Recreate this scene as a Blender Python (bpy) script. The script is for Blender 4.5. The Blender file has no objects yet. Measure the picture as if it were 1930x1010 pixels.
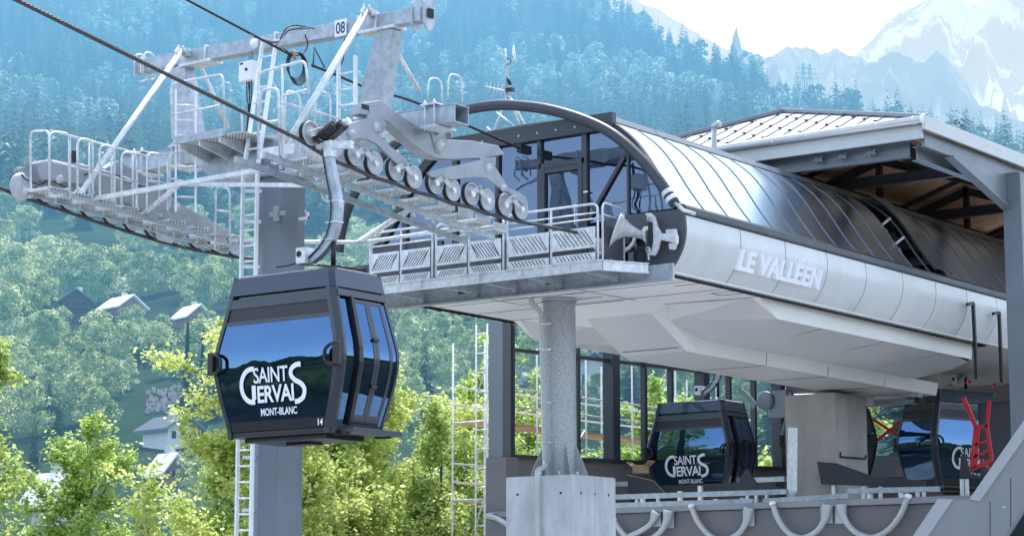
import bpy, math, random
import numpy as np
from mathutils import Vector, Matrix
random.seed(7)
S = bpy.context.scene
COL = S.collection
V = Vector
rad = math.radians
# ---------------------------------------------------------------- camera (eye at the origin, station axis = +Y)
FP = 4180.0
TILT = math.atan(655 / FP)
PSI = rad(36.7)
HX, HY = -math.sin(PSI), math.cos(PSI)
CR = V((math.cos(PSI), math.sin(PSI), 0))
CF = V((HX * math.cos(TILT), HY * math.cos(TILT), math.sin(TILT)))
CU = V((-HX * math.sin(TILT), -HY * math.sin(TILT), math.cos(TILT)))
FH = V((HX, HY, 0))

def P(px, py, X=None, Y=None, Z=None):
    """surveyed point of the photograph on a known plane of the place"""
    d = CF + CR * ((px - 965) / FP) + CU * ((505 - py) / FP)
    s = X / d.x if X is not None else (Y / d.y if Y is not None else Z / d.z)
    return d * s

def KV(y):
    """tangent of the elevation angle seen at photo row y"""
    return np.tan(np.arctan((505 - np.asarray(y, float)) / FP) + TILT)

def dirp(px):
    d = FH + CR * ((px - 965) / FP / math.cos(TILT) * 0.985)
    return d.normalized()

cam = bpy.data.cameras.new('camera')
cam.sensor_width = 36.0
cam.lens = 36.0 * FP / 1930.0
cam.clip_start = 0.5
cam.clip_end = 20000
co = bpy.data.objects.new('camera', cam)
COL.objects.link(co)
M = Matrix((CR, CU, -CF)).transposed()
co.matrix_world = M.to_4x4()
S.camera = co

# ---------------------------------------------------------------- object helpers
ORG = {}

def tag(o, label=None, cat=None, group=None, kind=None):
    if label: o['label'] = label
    if cat: o['category'] = cat
    if group: o['group'] = group
    if kind: o['kind'] = kind
    return o

def empty(name, loc=(0, 0, 0), label=None, cat=None, group=None, kind=None):
    o = bpy.data.objects.new(name, None)
    o.empty_display_size = 0.3
    COL.objects.link(o)
    o.location = loc
    ORG[o.name] = V(loc)
    tag(o, label, cat, group, kind)
    return o

def org(o):
    return ORG[o.name]

def copy_tree(o, parent=None, label=None):
    c = o.copy()
    COL.objects.link(c)
    ORG[c.name] = ORG.get(o.name, V((0, 0, 0)))
    if parent: c.parent = parent
    if label: c['label'] = label
    for ch in list(o.children):
        copy_tree(ch, c)
    return c

class MB:
    def __init__(s):
        s.v = []; s.f = []; s.sm = []
    def add(s, vs, fs, smooth=False):
        n = len(s.v)
        s.v.extend([V(a) for a in vs])
        for a in fs:
            s.f.append([i + n for i in a]); s.sm.append(smooth)
        return s
    def box(s, c, d, m=None):
        c = V(c); x, y, z = [a / 2 for a in d]
        vs = [V((i * x, j * y, k * z)) for k in (-1, 1) for j in (-1, 1) for i in (-1, 1)]
        if m is not None: vs = [m @ a for a in vs]
        return s.add([a + c for a in vs], [(0, 2, 3, 1), (4, 5, 7, 6), (0, 1, 5, 4), (2, 6, 7, 3), (0, 4, 6, 2), (1, 3, 7, 5)])
    def beam(s, a, b, w, h, up=(0, 0, 1), w2=None, h2=None):
        a = V(a); b = V(b); t = (b - a).normalized(); u = V(up)
        if abs(t.dot(u)) > 0.98: u = V((0, 1, 0))
        l = t.cross(u).normalized(); u = l.cross(t).normalized()
        w2 = w if w2 is None else w2; h2 = h if h2 is None else h2
        vs = [a - l * w / 2 - u * h / 2, a + l * w / 2 - u * h / 2, a + l * w / 2 + u * h / 2, a - l * w / 2 + u * h / 2,
              b - l * w2 / 2 - u * h2 / 2, b + l * w2 / 2 - u * h2 / 2, b + l * w2 / 2 + u * h2 / 2, b - l * w2 / 2 + u * h2 / 2]
        return s.add(vs, [(0, 1, 2, 3), (7, 6, 5, 4), (0, 4, 5, 1), (1, 5, 6, 2), (2, 6, 7, 3), (3, 7, 4, 0)])
    def ibeam(s, a, b, w, h, t=0.02, up=(0, 0, 1)):
        a = V(a); b = V(b); d = (b - a).normalized(); u = V(up)
        l = d.cross(u).normalized(); u = l.cross(d).normalized()
        s.beam(a + u * (h / 2 - t / 2), b + u * (h / 2 - t / 2), w, t, u)
        s.beam(a - u * (h / 2 - t / 2), b - u * (h / 2 - t / 2), w, t, u)
        return s.beam(a, b, t, h - 2 * t, u)
    def tube(s, pts, r, n=8, cap=True, smooth=True):
        pts = [V(p) for p in pts]; k = len(pts)
        rs = r if isinstance(r, (list, tuple)) else [r] * k
        t0 = (pts[1] - pts[0]).normalized()
        u = t0.orthogonal().normalized()
        vs = []
        for i, p in enumerate(pts):
            t = ((pts[min(i + 1, k - 1)] - p).normalized() + (p - pts[max(i - 1, 0)]).normalized())
            t = t.normalized() if t.length > 1e-6 else t0
            u = (u - t * u.dot(t)).normalized()
            w = t.cross(u)
            for j in range(n):
                a = 2 * math.pi * j / n
                vs.append(p + (u * math.cos(a) + w * math.sin(a)) * rs[i])
        fs = [(i * n + j, i * n + (j + 1) % n, (i + 1) * n + (j + 1) % n, (i + 1) * n + j) for i in range(k - 1) for j in range(n)]
        s.add(vs, fs, smooth)
        if cap:
            m = len(s.v) - len(vs)
            s.f.append([m + j for j in range(n)][::-1]); s.sm.append(False)
            s.f.append([m + (k - 1) * n + j for j in range(n)]); s.sm.append(False)
        return s
    def cyl(s, a, b, r, n=16, smooth=True):
        return s.tube([a, b], r, n, True, smooth)
    def lathe(s, o, axis, prof, n=24, smooth=True):
        """prof: list of (distance along axis, radius)"""
        o = V(o); ax = V(axis).normalized(); u = ax.orthogonal().normalized(); w = ax.cross(u)
        vs = []
        for (d, r) in prof:
            for j in range(n):
                a = 2 * math.pi * j / n
                vs.append(o + ax * d + (u * math.cos(a) + w * math.sin(a)) * r)
        fs = [(i * n + j, i * n + (j + 1) % n, (i + 1) * n + (j + 1) % n, (i + 1) * n + j) for i in range(len(prof) - 1) for j in range(n)]
        return s.add(vs, fs, smooth)
    def prism(s, poly, vec):
        poly = [V(p) for p in poly]; vec = V(vec); n = len(poly)
        vs = poly + [p + vec for p in poly]
        nn = V((0, 0, 0))
        for i in range(n): nn += poly[i].cross(poly[(i + 1) % n])
        fl = nn.dot(vec) > 0
        fs = [tuple(range(n)), tuple(range(2 * n - 1, n - 1, -1))] + [(i, i + n, (i + 1) % n + n, (i + 1) % n) for i in range(n)]
        if fl: fs = [tuple(reversed(q)) for q in fs]
        return s.add(vs, fs)
    def poly(s, pts):
        return s.add(pts, [tuple(range(len(pts)))])
    def sheet(s, rows, smooth=True):
        n = len(rows[0])
        return s.add([p for r in rows for p in r], [(i * n + j, i * n + j + 1, (i + 1) * n + j + 1, (i + 1) * n + j) for i in range(len(rows) - 1) for j in range(n - 1)], smooth)
    def build(s, name, mat, parent=None, base=None, bevel=0, sub=0, label=None, cat=None, group=None, kind=None, solid=0):
        me = bpy.data.meshes.new(name)
        if parent is not None: b = org(parent)
        else: b = V(base) if base is not None else V((0, 0, 0))
        me.from_pydata([tuple(a - b) for a in s.v], [], s.f)
        me.polygons.foreach_set('use_smooth', s.sm)
        me.materials.append(mat)
        me.update()
        o = bpy.data.objects.new(name, me)
        COL.objects.link(o)
        if parent is not None: o.parent = parent
        else: o.location = b
        ORG[o.name] = b
        if solid:
            m = o.modifiers.new('solid', 'SOLIDIFY'); m.thickness = solid; m.offset = 0
        if bevel:
            m = o.modifiers.new('bevel', 'BEVEL'); m.width = bevel; m.segments = 2; m.limit_method = 'ANGLE'; m.angle_limit = rad(40)
        if sub:
            m = o.modifiers.new('sub', 'SUBSURF'); m.levels = sub; m.render_levels = sub
        tag(o, label, cat, group, kind)
        return o

def arc(pts, n=8):
    """Catmull-Rom through points"""
    pts = [V(p) for p in pts]; out = []
    q = [pts[0] * 2 - pts[1]] + pts + [pts[-1] * 2 - pts[-2]]
    for i in range(1, len(q) - 2):
        for k in range(n):
            t = k / n; a, b, c, d = q[i - 1], q[i], q[i + 1], q[i + 2]
            out.append(0.5 * ((2 * b) + (c - a) * t + (2 * a - 5 * b + 4 * c - d) * t * t + (3 * b - a - 3 * c + d) * t ** 3))
    out.append(pts[-1])
    return out

def rnd_corner(pts, r=0.12, n=4):
    """polyline with rounded corners"""
    pts = [V(p) for p in pts]; out = [pts[0]]
    for i in range(1, len(pts) - 1):
        a, b, c = pts[i - 1], pts[i], pts[i + 1]
        k = min(r, (a - b).length * .45, (c - b).length * .45)
        p0 = b + (a - b).normalized() * k; p1 = b + (c - b).normalized() * k
        for j in range(n + 1):
            t = j / n
            out.append(p0 * (1 - t) ** 2 + b * 2 * t * (1 - t) + p1 * t * t)
    out.append(pts[-1])
    return out

def text_geo(body, size, bold=0.0, xs=1.0, extrude=0.0, shear=0.0, spacing=1.0):
    cu = bpy.data.curves.new('lettering', 'FONT')
    cu.body = body; cu.size = size; cu.offset = bold; cu.extrude = extrude; cu.shear = shear
    cu.space_character = spacing; cu.resolution_u = 4
    o = bpy.data.objects.new('lettering', cu)
    COL.objects.link(o)
    dg = bpy.context.evaluated_depsgraph_get()
    me = o.evaluated_get(dg).to_mesh()
    vs = [V((v.co.x * xs, v.co.y, v.co.z)) for v in me.vertices]
    fs = [tuple(p.vertices) for p in me.polygons]
    o.evaluated_get(dg).to_mesh_clear()
    bpy.data.objects.remove(o); bpy.data.curves.remove(cu)
    return vs, fs

def put_text(mb, geo, o, r, u, center=True, width=None, height=None):
    """place lettering on a surface: o centre, r right, u up; fit to width / height"""
    vs, fs = geo
    x0 = min(v.x for v in vs); x1 = max(v.x for v in vs); y0 = min(v.y for v in vs); y1 = max(v.y for v in vs)
    sx = width / (x1 - x0) if width else 1; sy = height / (y1 - y0) if height else (sx if width else 1)
    if not width and height: sx = sy
    r = V(r).normalized(); u = V(u).normalized(); n = r.cross(u)
    cx, cy = ((x0 + x1) / 2, (y0 + y1) / 2) if center else (x0, y0)
    mb.add([V(o) + r * ((v.x - cx) * sx) + u * ((v.y - cy) * sy) + n * v.z for v in vs], fs)

# ---------------------------------------------------------------- materials
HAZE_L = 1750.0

def new_mat(name):
    m = bpy.data.materials.new(name); m.use_nodes = True
    nt = m.node_tree; nt.nodes.clear()
    out = nt.nodes.new('ShaderNodeOutputMaterial')
    return m, nt, out

def N(nt, t, **k):
    n = nt.nodes.new(t)
    for a, b in k.items():
        if a.startswith('_'): setattr(n, a[1:], b)
        else: n.inputs[a.replace('__', ' ')].default_value = b
    return n

def L(nt, a, b): nt.links.new(a, b)

def math_(nt, op, a, b=None, clamp=False):
    n = nt.nodes.new('ShaderNodeMath'); n.operation = op; n.use_clamp = clamp
    for i, x in enumerate((a, b)):
        if x is None: continue
        if isinstance(x, (int, float)): n.inputs[i].default_value = x
        else: nt.links.new(x, n.inputs[i])
    return n.outputs[0]

def noise(nt, scale, detail=4, rough=0.55, coord='Object', stretch=None):
    tc = nt.nodes.new('ShaderNodeTexCoord')
    src = tc.outputs[coord]
    if stretch:
        mp = nt.nodes.new('ShaderNodeMapping'); mp.inputs['Scale'].default_value = stretch
        nt.links.new(src, mp.inputs[0]); src = mp.outputs[0]
    n = nt.nodes.new('ShaderNodeTexNoise'); n.inputs['Scale'].default_value = scale
    n.inputs['Detail'].default_value = detail; n.inputs['Roughness'].default_value = rough
    nt.links.new(src, n.inputs['Vector'])
    return n.outputs['Fac']

def ramp(nt, fac, stops):
    n = nt.nodes.new('ShaderNodeValToRGB')
    e = n.color_ramp.elements
    while len(e) < len(stops): e.new(0.5)
    for i, (p, c) in enumerate(stops):
        e[i].position = p; e[i].color = (c[0], c[1], c[2], 1)
    nt.links.new(fac, n.inputs[0])
    return n.outputs[0]

def scl(c, k): return tuple(x * k for x in c)

def mat(name, col, rough=0.5, metal=0.0, var=0.12, scale=3.0, bump=0.0, bscale=40.0, spec=0.5, coat=0.0, streak=False, dirt=0.0, rvar=0.1):
    m, nt, out = new_mat(name)
    b = N(nt, 'ShaderNodeBsdfPrincipled', Metallic=metal, Roughness=rough)
    b.inputs['Specular IOR Level'].default_value = spec
    b.inputs['Coat Weight'].default_value = coat
    f = noise(nt, scale, 6, 0.6, stretch=(1, 1, 0.25) if streak else None)
    c = ramp(nt, f, [(0.3, scl(col, 1 - var)), (0.7, scl(col, 1 + var))])
    if dirt:
        g = noise(nt, 0.9, 8, 0.7)
        mx = nt.nodes.new('ShaderNodeMix'); mx.data_type = 'RGBA'
        mr = nt.nodes.new('ShaderNodeMapRange'); mr.inputs[1].default_value = .48; mr.inputs[2].default_value = .75
        mr.inputs[4].default_value = dirt
        L(nt, g, mr.inputs[0]); L(nt, mr.outputs[0], mx.inputs[0]); L(nt, c, mx.inputs[6])
        mx.inputs[7].default_value = (col[0] * .45, col[1] * .42, col[2] * .38, 1)
        c = mx.outputs[2]
    L(nt, c, b.inputs['Base Color'])
    mr = nt.nodes.new('ShaderNodeMapRange'); mr.inputs[3].default_value = max(.02, rough - rvar); mr.inputs[4].default_value = min(1, rough + rvar)
    L(nt, noise(nt, scale * 2.3, 4), mr.inputs[0]); L(nt, mr.outputs[0], b.inputs['Roughness'])
    if bump:
        bp = N(nt, 'ShaderNodeBump', Strength=bump, Distance=0.02)
        L(nt, noise(nt, bscale, 5, .65), bp.inputs['Height']); L(nt, bp.outputs[0], b.inputs['Normal'])
    L(nt, b.outputs[0], out.inputs[0])
    return m

def haze_glow_out(nt, shader, out, k=1.0):
    """aerial haze painted into the far materials as a glow that grows with distance"""
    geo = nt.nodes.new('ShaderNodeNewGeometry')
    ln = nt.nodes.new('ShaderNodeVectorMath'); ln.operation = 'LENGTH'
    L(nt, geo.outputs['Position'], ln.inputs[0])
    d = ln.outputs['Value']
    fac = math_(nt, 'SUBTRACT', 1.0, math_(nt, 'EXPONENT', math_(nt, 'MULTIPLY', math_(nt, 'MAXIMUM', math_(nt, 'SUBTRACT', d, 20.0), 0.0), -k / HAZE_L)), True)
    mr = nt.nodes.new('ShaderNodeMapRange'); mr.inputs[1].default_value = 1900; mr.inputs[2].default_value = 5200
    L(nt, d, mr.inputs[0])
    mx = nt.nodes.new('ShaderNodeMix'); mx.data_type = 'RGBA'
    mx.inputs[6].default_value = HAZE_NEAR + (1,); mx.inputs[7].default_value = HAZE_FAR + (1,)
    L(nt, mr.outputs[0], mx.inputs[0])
    em = nt.nodes.new('ShaderNodeEmission'); L(nt, mx.outputs[2], em.inputs[0])  # surface glow stands in for haze in the air
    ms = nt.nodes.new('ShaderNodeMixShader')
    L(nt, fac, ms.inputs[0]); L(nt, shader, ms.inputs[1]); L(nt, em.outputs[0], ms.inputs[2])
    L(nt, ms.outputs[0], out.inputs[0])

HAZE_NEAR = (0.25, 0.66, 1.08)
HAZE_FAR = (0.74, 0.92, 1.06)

def leaf_mat(name, dark, light, trans=0.5, haze=False, gloss=0.0, dmul=.28):
    m, nt, out = new_mat(name)
    at = nt.nodes.new('ShaderNodeAttribute'); at.attribute_name = 'tint'
    oi = nt.nodes.new('ShaderNodeObjectInfo')
    f = math_(nt, 'ADD', at.outputs['Fac'], math_(nt, 'MULTIPLY', math_(nt, 'SUBTRACT', oi.outputs['Random'], 0.5), 0.35), True)
    c = ramp(nt, f, [(0.0, dark), (1.0, light)])
    d = nt.nodes.new('ShaderNodeBsdfDiffuse'); t = nt.nodes.new('ShaderNodeBsdfTranslucent')
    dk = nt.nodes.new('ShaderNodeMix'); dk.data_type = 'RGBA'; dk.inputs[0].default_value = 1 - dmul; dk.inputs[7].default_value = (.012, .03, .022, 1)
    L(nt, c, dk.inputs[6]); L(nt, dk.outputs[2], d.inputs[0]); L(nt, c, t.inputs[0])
    ms = nt.nodes.new('ShaderNodeMixShader'); ms.inputs[0].default_value = trans
    L(nt, d.outputs[0], ms.inputs[1]); L(nt, t.outputs[0], ms.inputs[2])
    sh = ms.outputs[0]
    if gloss:
        g = N(nt, 'ShaderNodeBsdfGlossy', Roughness=0.35)
        m2 = nt.nodes.new('ShaderNodeMixShader'); m2.inputs[0].default_value = gloss
        L(nt, sh, m2.inputs[1]); L(nt, g.outputs[0], m2.inputs[2]); sh = m2.outputs[0]
    if haze: haze_glow_out(nt, sh, out)
    else: L(nt, sh, out.inputs[0])
    return m

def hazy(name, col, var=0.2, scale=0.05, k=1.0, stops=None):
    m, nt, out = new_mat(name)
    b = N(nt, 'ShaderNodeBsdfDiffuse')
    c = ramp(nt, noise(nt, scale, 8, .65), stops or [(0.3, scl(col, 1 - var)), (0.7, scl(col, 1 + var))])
    L(nt, c, b.inputs[0]); haze_glow_out(nt, b.outputs[0], out, k)
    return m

def glass(name, tint, refl=0.35, rough=0.01, body=None, bodyf=0.0, wave=0.0, wscale=2.0, gtint=(.93, .96, 1)):
    """window glass: tinted see-through + reflection growing towards grazing angles (+ a film that scatters)"""
    m, nt, out = new_mat(name)
    tr = N(nt, 'ShaderNodeBsdfTransparent'); tr.inputs[0].default_value = tuple(tint) + (1,)
    gl = N(nt, 'ShaderNodeBsdfGlossy', Roughness=rough); gl.inputs[0].default_value = tuple(gtint) + (1,)
    base = tr.outputs[0]
    if body:
        df = N(nt, 'ShaderNodeBsdfDiffuse'); df.inputs[0].default_value = tuple(body) + (1,)
        mb = nt.nodes.new('ShaderNodeMixShader'); mb.inputs[0].default_value = bodyf
        L(nt, base, mb.inputs[1]); L(nt, df.outputs[0], mb.inputs[2]); base = mb.outputs[0]
    lw = N(nt, 'ShaderNodeLayerWeight', Blend=0.25)
    f = math_(nt, 'ADD', math_(nt, 'MULTIPLY', lw.outputs['Fresnel'], 1 - refl), refl, True)
    if wave:
        bp = N(nt, 'ShaderNodeBump', Strength=wave, Distance=0.05)
        L(nt, noise(nt, wscale, 2, .4), bp.inputs['Height']); L(nt, bp.outputs[0], gl.inputs['Normal'])
    ms = nt.nodes.new('ShaderNodeMixShader')
    L(nt, f, ms.inputs[0]); L(nt, base, ms.inputs[1]); L(nt, gl.outputs[0], ms.inputs[2])
    L(nt, ms.outputs[0], out.inputs[0])
    return m

m_galv = mat('galvanised steel', (.42, .48, .52), .46, .35, .24, 7, .06, 60, dirt=.4)
m_galv2 = mat('pale galvanised steel', (.74, .77, .78), .45, .3, .2, 8, .05, 60, dirt=.3)
m_alu = mat('bright aluminium', (.90, .92, .94), .42, .15, .08, 6)
m_sheave = mat('cast grey paint', (.50, .52, .54), .5, .15, .12, 8, .04, 60, dirt=.35)
m_arm = mat('warm grey zinc coat', (.35, .38, .41), .55, .25, .14, 4, .05, 50, dirt=.4)
m_rubber = mat('black rubber', (.02, .02, .022), .7, 0, .2, 12)
m_mast = mat('slate grey mast paint', (.18, .205, .235), .5, .1, .10, 1.5, dirt=.35, streak=True)
m_white = mat('white enamel', (.93, .94, .94), .4, 0, .04, 3)
m_black = mat('black cable sheath', (.016, .018, .022), .5, 0, .2, 8)
m_rope = mat('oiled steel strand', (.085, .085, .085), .45, .55, .3, 30)
m_hub = mat('zinc hub cap', (.56, .57, .57), .5, .3, .1, 10)
m_orange = mat('orange plastic tie', (.55, .26, .05), .5)
m_navy = mat('navy letters', (.02, .07, .16), .5)
m_anth = mat('anthracite coated steel', (.055, .062, .075), .42, .2, .08, 2, dirt=.1)
m_anth2 = mat('dark slate cladding', (.085, .09, .105), .5, .1, .08, 1.5, dirt=.1)
m_panel = mat('pearl white cladding', (.68, .695, .69), .38, .05, .07, 1.2, dirt=.12, coat=.1, streak=True)
m_seam = mat('seam shadow gasket', (.03, .032, .036), .8)
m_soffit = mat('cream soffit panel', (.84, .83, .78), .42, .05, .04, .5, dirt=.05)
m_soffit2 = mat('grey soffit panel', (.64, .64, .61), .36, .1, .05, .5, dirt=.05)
m_wood = mat('larch boarding', (.85, .54, .33), .7, 0, .3, 1.2, dirt=.3)
m_wood2 = mat('brown weathered timber', (.16, .09, .055), .8, 0, .3, 2)
m_steel_dk = mat('dark truss paint', (.03, .034, .042), .55, .1, .1, 3)
m_steel_mid = mat('slate blue steel paint', (.185, .21, .235), .42, .2, .06, 2, dirt=.1)
m_conc = mat('cast concrete', (.50, .52, .53), .85, 0, .22, 2.6, .35, 30, dirt=.5, spec=.25, streak=True)
m_conc2 = mat('board marked concrete', (.40, .38, .35), .85, 0, .2, 1.1, .3, 25, dirt=.45, spec=.25, streak=True)
m_taupe = mat('taupe render', (.175, .17, .175), .8, 0, .06, .8, .1, 60, dirt=.15)
m_wallgrey = mat('grey parapet plaster', (.27, .28, .30), .75, 0, .05, .8, .06, 60, dirt=.12)
m_cop = mat('pale coping plaster', (.42, .44, .46), .7, 0, .05, .8, dirt=.1)
m_red = mat('red painted steel', (.55, .02, .03), .45, 0, .1, 5)
m_pipe = mat('grey plastic conduit', (.50, .52, .52), .4, .2, .06, 4, dirt=.15)
m_cabin = mat('midnight blue cabin lacquer', (.022, .04, .068), .28, .25, .06, 2, coat=.5)
m_cabin2 = mat('slate cabin frame', (.048, .056, .068), .36, .35, .06, 2, coat=.2)
m_cabblk = mat('black cabin gasket', (.010, .011, .013), .38, 0, .1, 4)
m_snow_roof = mat('standing seam zinc roof', (.80, .79, .76), .35, .12, .08, 1.0, dirt=.12)
m_gutter = mat('zinc gutter', (.62, .63, .63), .35, .55, .06, 2)
m_cabglass = glass('tinted cabin glass', (.22, .27, .33), .46, .008, (.004, .006, .012), .45, .22, 1.1, (.15, .29, .52))
m_stglass = glass('dark station glazing', (.12, .16, .22), .45, .01, (.02, .02, .03), .50, .30, .7, (.20, .27, .38))
m_winglass = glass('clear window glass', (.84, .90, .92), .10, .005)
m_poly = glass('smoked roof glazing', (.10, .13, .17), .22, .24, (.13, .13, .125), .92, gtint=(.66, .82, 1))
m_letter = mat('white lettering vinyl', (.95, .97, .98), .45, 0, .02)
m_silver = mat('white letter faces', (.93, .94, .95), .35, .0, .03)
m_spangle = mat('spangled zinc column', (.40, .42, .43), .55, .3, .38, 34, .05, 80, dirt=.25)
# ---------------------------------------------------------------- light
EL = rad(63)
SUN_H = (FH * 0.985 + CR * 0.17).normalized()
SUN = V((SUN_H.x * math.cos(EL), SUN_H.y * math.cos(EL), math.sin(EL)))
w = bpy.data.worlds.new('World'); S.world = w; w.use_nodes = True
nt = w.node_tree; nt.nodes.clear()
out = nt.nodes.new('ShaderNodeOutputWorld'); bg = nt.nodes.new('ShaderNodeBackground')
sky = nt.nodes.new('ShaderNodeTexSky'); sky.sky_type = 'NISHITA'; sky.sun_disc = False
sky.sun_elevation = EL; sky.sun_rotation = math.atan2(SUN_H.x, SUN_H.y)
sky.altitude = 900; sky.air_density = 1.0; sky.dust_density = 1.2; sky.ozone_density = 1.2
# summer haze veil: the sky whitens low down on the sunny side of the valley
tc = nt.nodes.new('ShaderNodeTexCoord')
dp = nt.nodes.new('ShaderNodeVectorMath'); dp.operation = 'DOT_PRODUCT'
L(nt, tc.outputs['Generated'], dp.inputs[0]); dp.inputs[1].default_value = tuple(V((FH * .95 + CR * .3).normalized() * .93 + V((0, 0, .36))).normalized())
mr = nt.nodes.new('ShaderNodeMapRange'); mr.interpolation_type = 'SMOOTHSTEP'
mr.inputs[1].default_value = .68; mr.inputs[2].default_value = .95
L(nt, dp.outputs['Value'], mr.inputs[0])
mx = nt.nodes.new('ShaderNodeMix'); mx.data_type = 'RGBA'
mx.inputs[7].default_value = (3.6, 3.85, 4.1, 1)
hs = nt.nodes.new('ShaderNodeHueSaturation'); hs.inputs['Saturation'].default_value = .68; hs.inputs['Value'].default_value = 1.05
L(nt, sky.outputs[0], hs.inputs['Color'])
L(nt, mr.outputs[0], mx.inputs[0]); L(nt, hs.outputs[0], mx.inputs[6])
L(nt, mx.outputs[2], bg.inputs[0]); bg.inputs[1].default_value = 0.46
L(nt, bg.outputs[0], out.inputs[0])
ld = bpy.data.lights.new('sun', 'SUN'); ld.energy = 5.0; ld.angle = rad(.5); ld.color = (1, .975, .93)
lo = bpy.data.objects.new('sun', ld); COL.objects.link(lo)
lo.rotation_euler = (-SUN).to_track_quat('-Z', 'Y').to_euler()
S.view_settings.view_transform = 'Standard'; S.view_settings.look = 'None'
S.view_settings.exposure = 0; S.view_settings.gamma = 1
try:
    S.cycles.use_denoising = True
    S.cycles.max_bounces = 7; S.cycles.transparent_max_bounces = 16; S.cycles.diffuse_bounces = 4
    S.cycles.glossy_bounces = 4; S.cycles.sample_clamp_indirect = 6
except Exception: pass

# ---------------------------------------------------------------- terrain (polar sheet around the valley floor)
rng = np.random.default_rng(11)
KD = [0, 60, 120, 200, 300, 380, 450, 600, 750, 1200, 1800, 2600]
KY = [1300, 1300, 1120, 980, 800, 655, 555, 440, 395, 265, 85, -160]
KD2 = KD; 
RX = [-4000, -900, 0, 900, 1150, 1200, 1242, 1306, 1358, 1401, 1487, 1530, 1595, 1659, 1831, 1930, 2100, 3500]
RY = [60, -60, -160, -90, -14, 28, 68, 98, 128, 146, 180, 198, 222, 246, 288, 304, 345, 700]

def vnoise(x, y, s):
    return (math.sin(x / s * 1.7 + 1.3 * math.sin(y / s)) + math.sin(y / s * 1.9 + 1.1 * math.sin(x / s * .8)) + .5 * math.sin((x + y) / s * 3.1)) / 2.5

def ground_z(px, d):
    """height of the ground along the bearing of photo column px, d metres away"""
    if d < 110: base = -8.5
    y = np.interp(d, KD, KY)
    yr = np.interp(px, RX, RY)
    ang = math.atan((px - 965) / FP)
    dd = d * math.cos(ang) if abs(ang) < 1.2 else d * .36
    k = float(KV(y)); kr = float(KV(yr))
    z = dd * k
    if k > kr:
        dcr = np.interp(yr, KY[::-1], KD[::-1]) * math.cos(ang)
        z = dcr * kr - (dd - dcr) * .12
    if d <= 130:
        t = min(1, max(0, (d - 75) / 55)); z = -8.5 * (1 - t) + z * t
    if d > 180: z += vnoise(px * d / 1500., d, 90) * min(6, d / 90)
    return z

def crest_d(px):
    yr = np.interp(px, RX, RY); return float(np.interp(yr, KY[::-1], KD[::-1]))

def gpos(px, d):
    ang = math.atan((px - 965) / FP)
    dr = FH * math.cos(ang) + CR * math.sin(ang)
    return V((dr.x * d, dr.y * d, ground_z(px, d)))

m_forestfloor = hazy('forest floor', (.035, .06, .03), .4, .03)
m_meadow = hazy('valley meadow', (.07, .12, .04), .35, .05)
angs = np.concatenate([np.linspace(-16, 24, 81)])
dl = list(np.geomspace(110, 2600, 64)) + [3200]
b = MB()
rows = []
for a in angs:
    px = 965 + FP * math.tan(rad(a))
    rows.append([gpos(px, d) for d in dl])
b.sheet(rows)
b.build('hillside', m_forestfloor, kind='structure')
# valley floor / forecourt: one sheet out to the hills, hills all round
m_court = mat('pale gravel forecourt', (.48, .49, .50), .9, 0, .12, .6)
m_ground, nt, out = new_mat('fields')
bs = N(nt, 'ShaderNodeBsdfDiffuse')
c = ramp(nt, noise(nt, .06, 9, .7), [(.3, (.022, .026, .026)), (.7, (.07, .065, .06))])
L(nt, c, bs.inputs[0]); L(nt, bs.outputs[0], out.inputs[0])
b = MB(); n = 72
ring = [0.01, 30, 80, 160, 330, 600]
vs = []
rows = []
for i in range(n + 1):
    a = 2 * math.pi * i / n
    rows.append([V((math.cos(a) * r, math.sin(a) * r, -8.6 + max(0, r - 300) * -.02)) for r in ring])
b.sheet(rows)
b.build('ground', m_ground, kind='structure')
b = MB(); b.poly([V((-62, 17, -8.58)), V((8, 17, -8.58)), V((8, 78, -8.58)), V((-62, 78, -8.58))]); b.build('forecourt', m_court, kind='structure')
m_road = mat('faded asphalt', (.16, .145, .18), .85, 0, .3, .25)
b = MB(); b.poly([V((-85, -50, -8.57)), V((12, -50, -8.57)), V((12, 13, -8.57)), V((-85, 13, -8.57))]); b.build('car_park', m_road, kind='structure')
m_hillback = hazy('far bank meadows and woods', (.05, .06, .035), .8, .02, .12, stops=[(.35, (.012, .018, .010)), (.5, (.05, .06, .025)), (.65, (.13, .13, .05))])
b = MB(); rows = []
for i in range(601):
    a = rad(26 + 300 * i / 600)      # all bearings outside the picture
    dr = FH * math.cos(a) - CR * math.sin(a); i_ = i / 10.
    h = 52 + 20 * math.sin(i_ * .9) + 12 * math.sin(i_ * 2.3) + 5 * math.sin(i_ * 7.1)
    j_ = [random.uniform(-4, 7) for _ in range(4)]
    rows.append([V((dr.x * 300, dr.y * 300, -10)), V((dr.x * 380, dr.y * 380, h * .25 + j_[0])), V((dr.x * 480, dr.y * 480, h * .62 + j_[1])), V((dr.x * 620, dr.y * 620, h + j_[2] * 1.5)), V((dr.x * 700, dr.y * 700, h * .8))])
b.sheet(rows)
b.build('opposite_hill', m_hillback, kind='structure')

# ---------------------------------------------------------------- distant mountains
def fbm(x, y, seed=0):
    v = 0; a = 1; f_ = 1
    for o in range(9):
        v += a * math.sin(x * f_ * 1.3 + seed + 1.7 * math.sin(y * f_ * .9 + o)) * math.sin(y * f_ * 1.1 + seed * 1.3 + 1.9 * math.sin(x * f_ * .7 + o * 2))
        a *= .56; f_ *= 2.03
    return v

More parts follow.
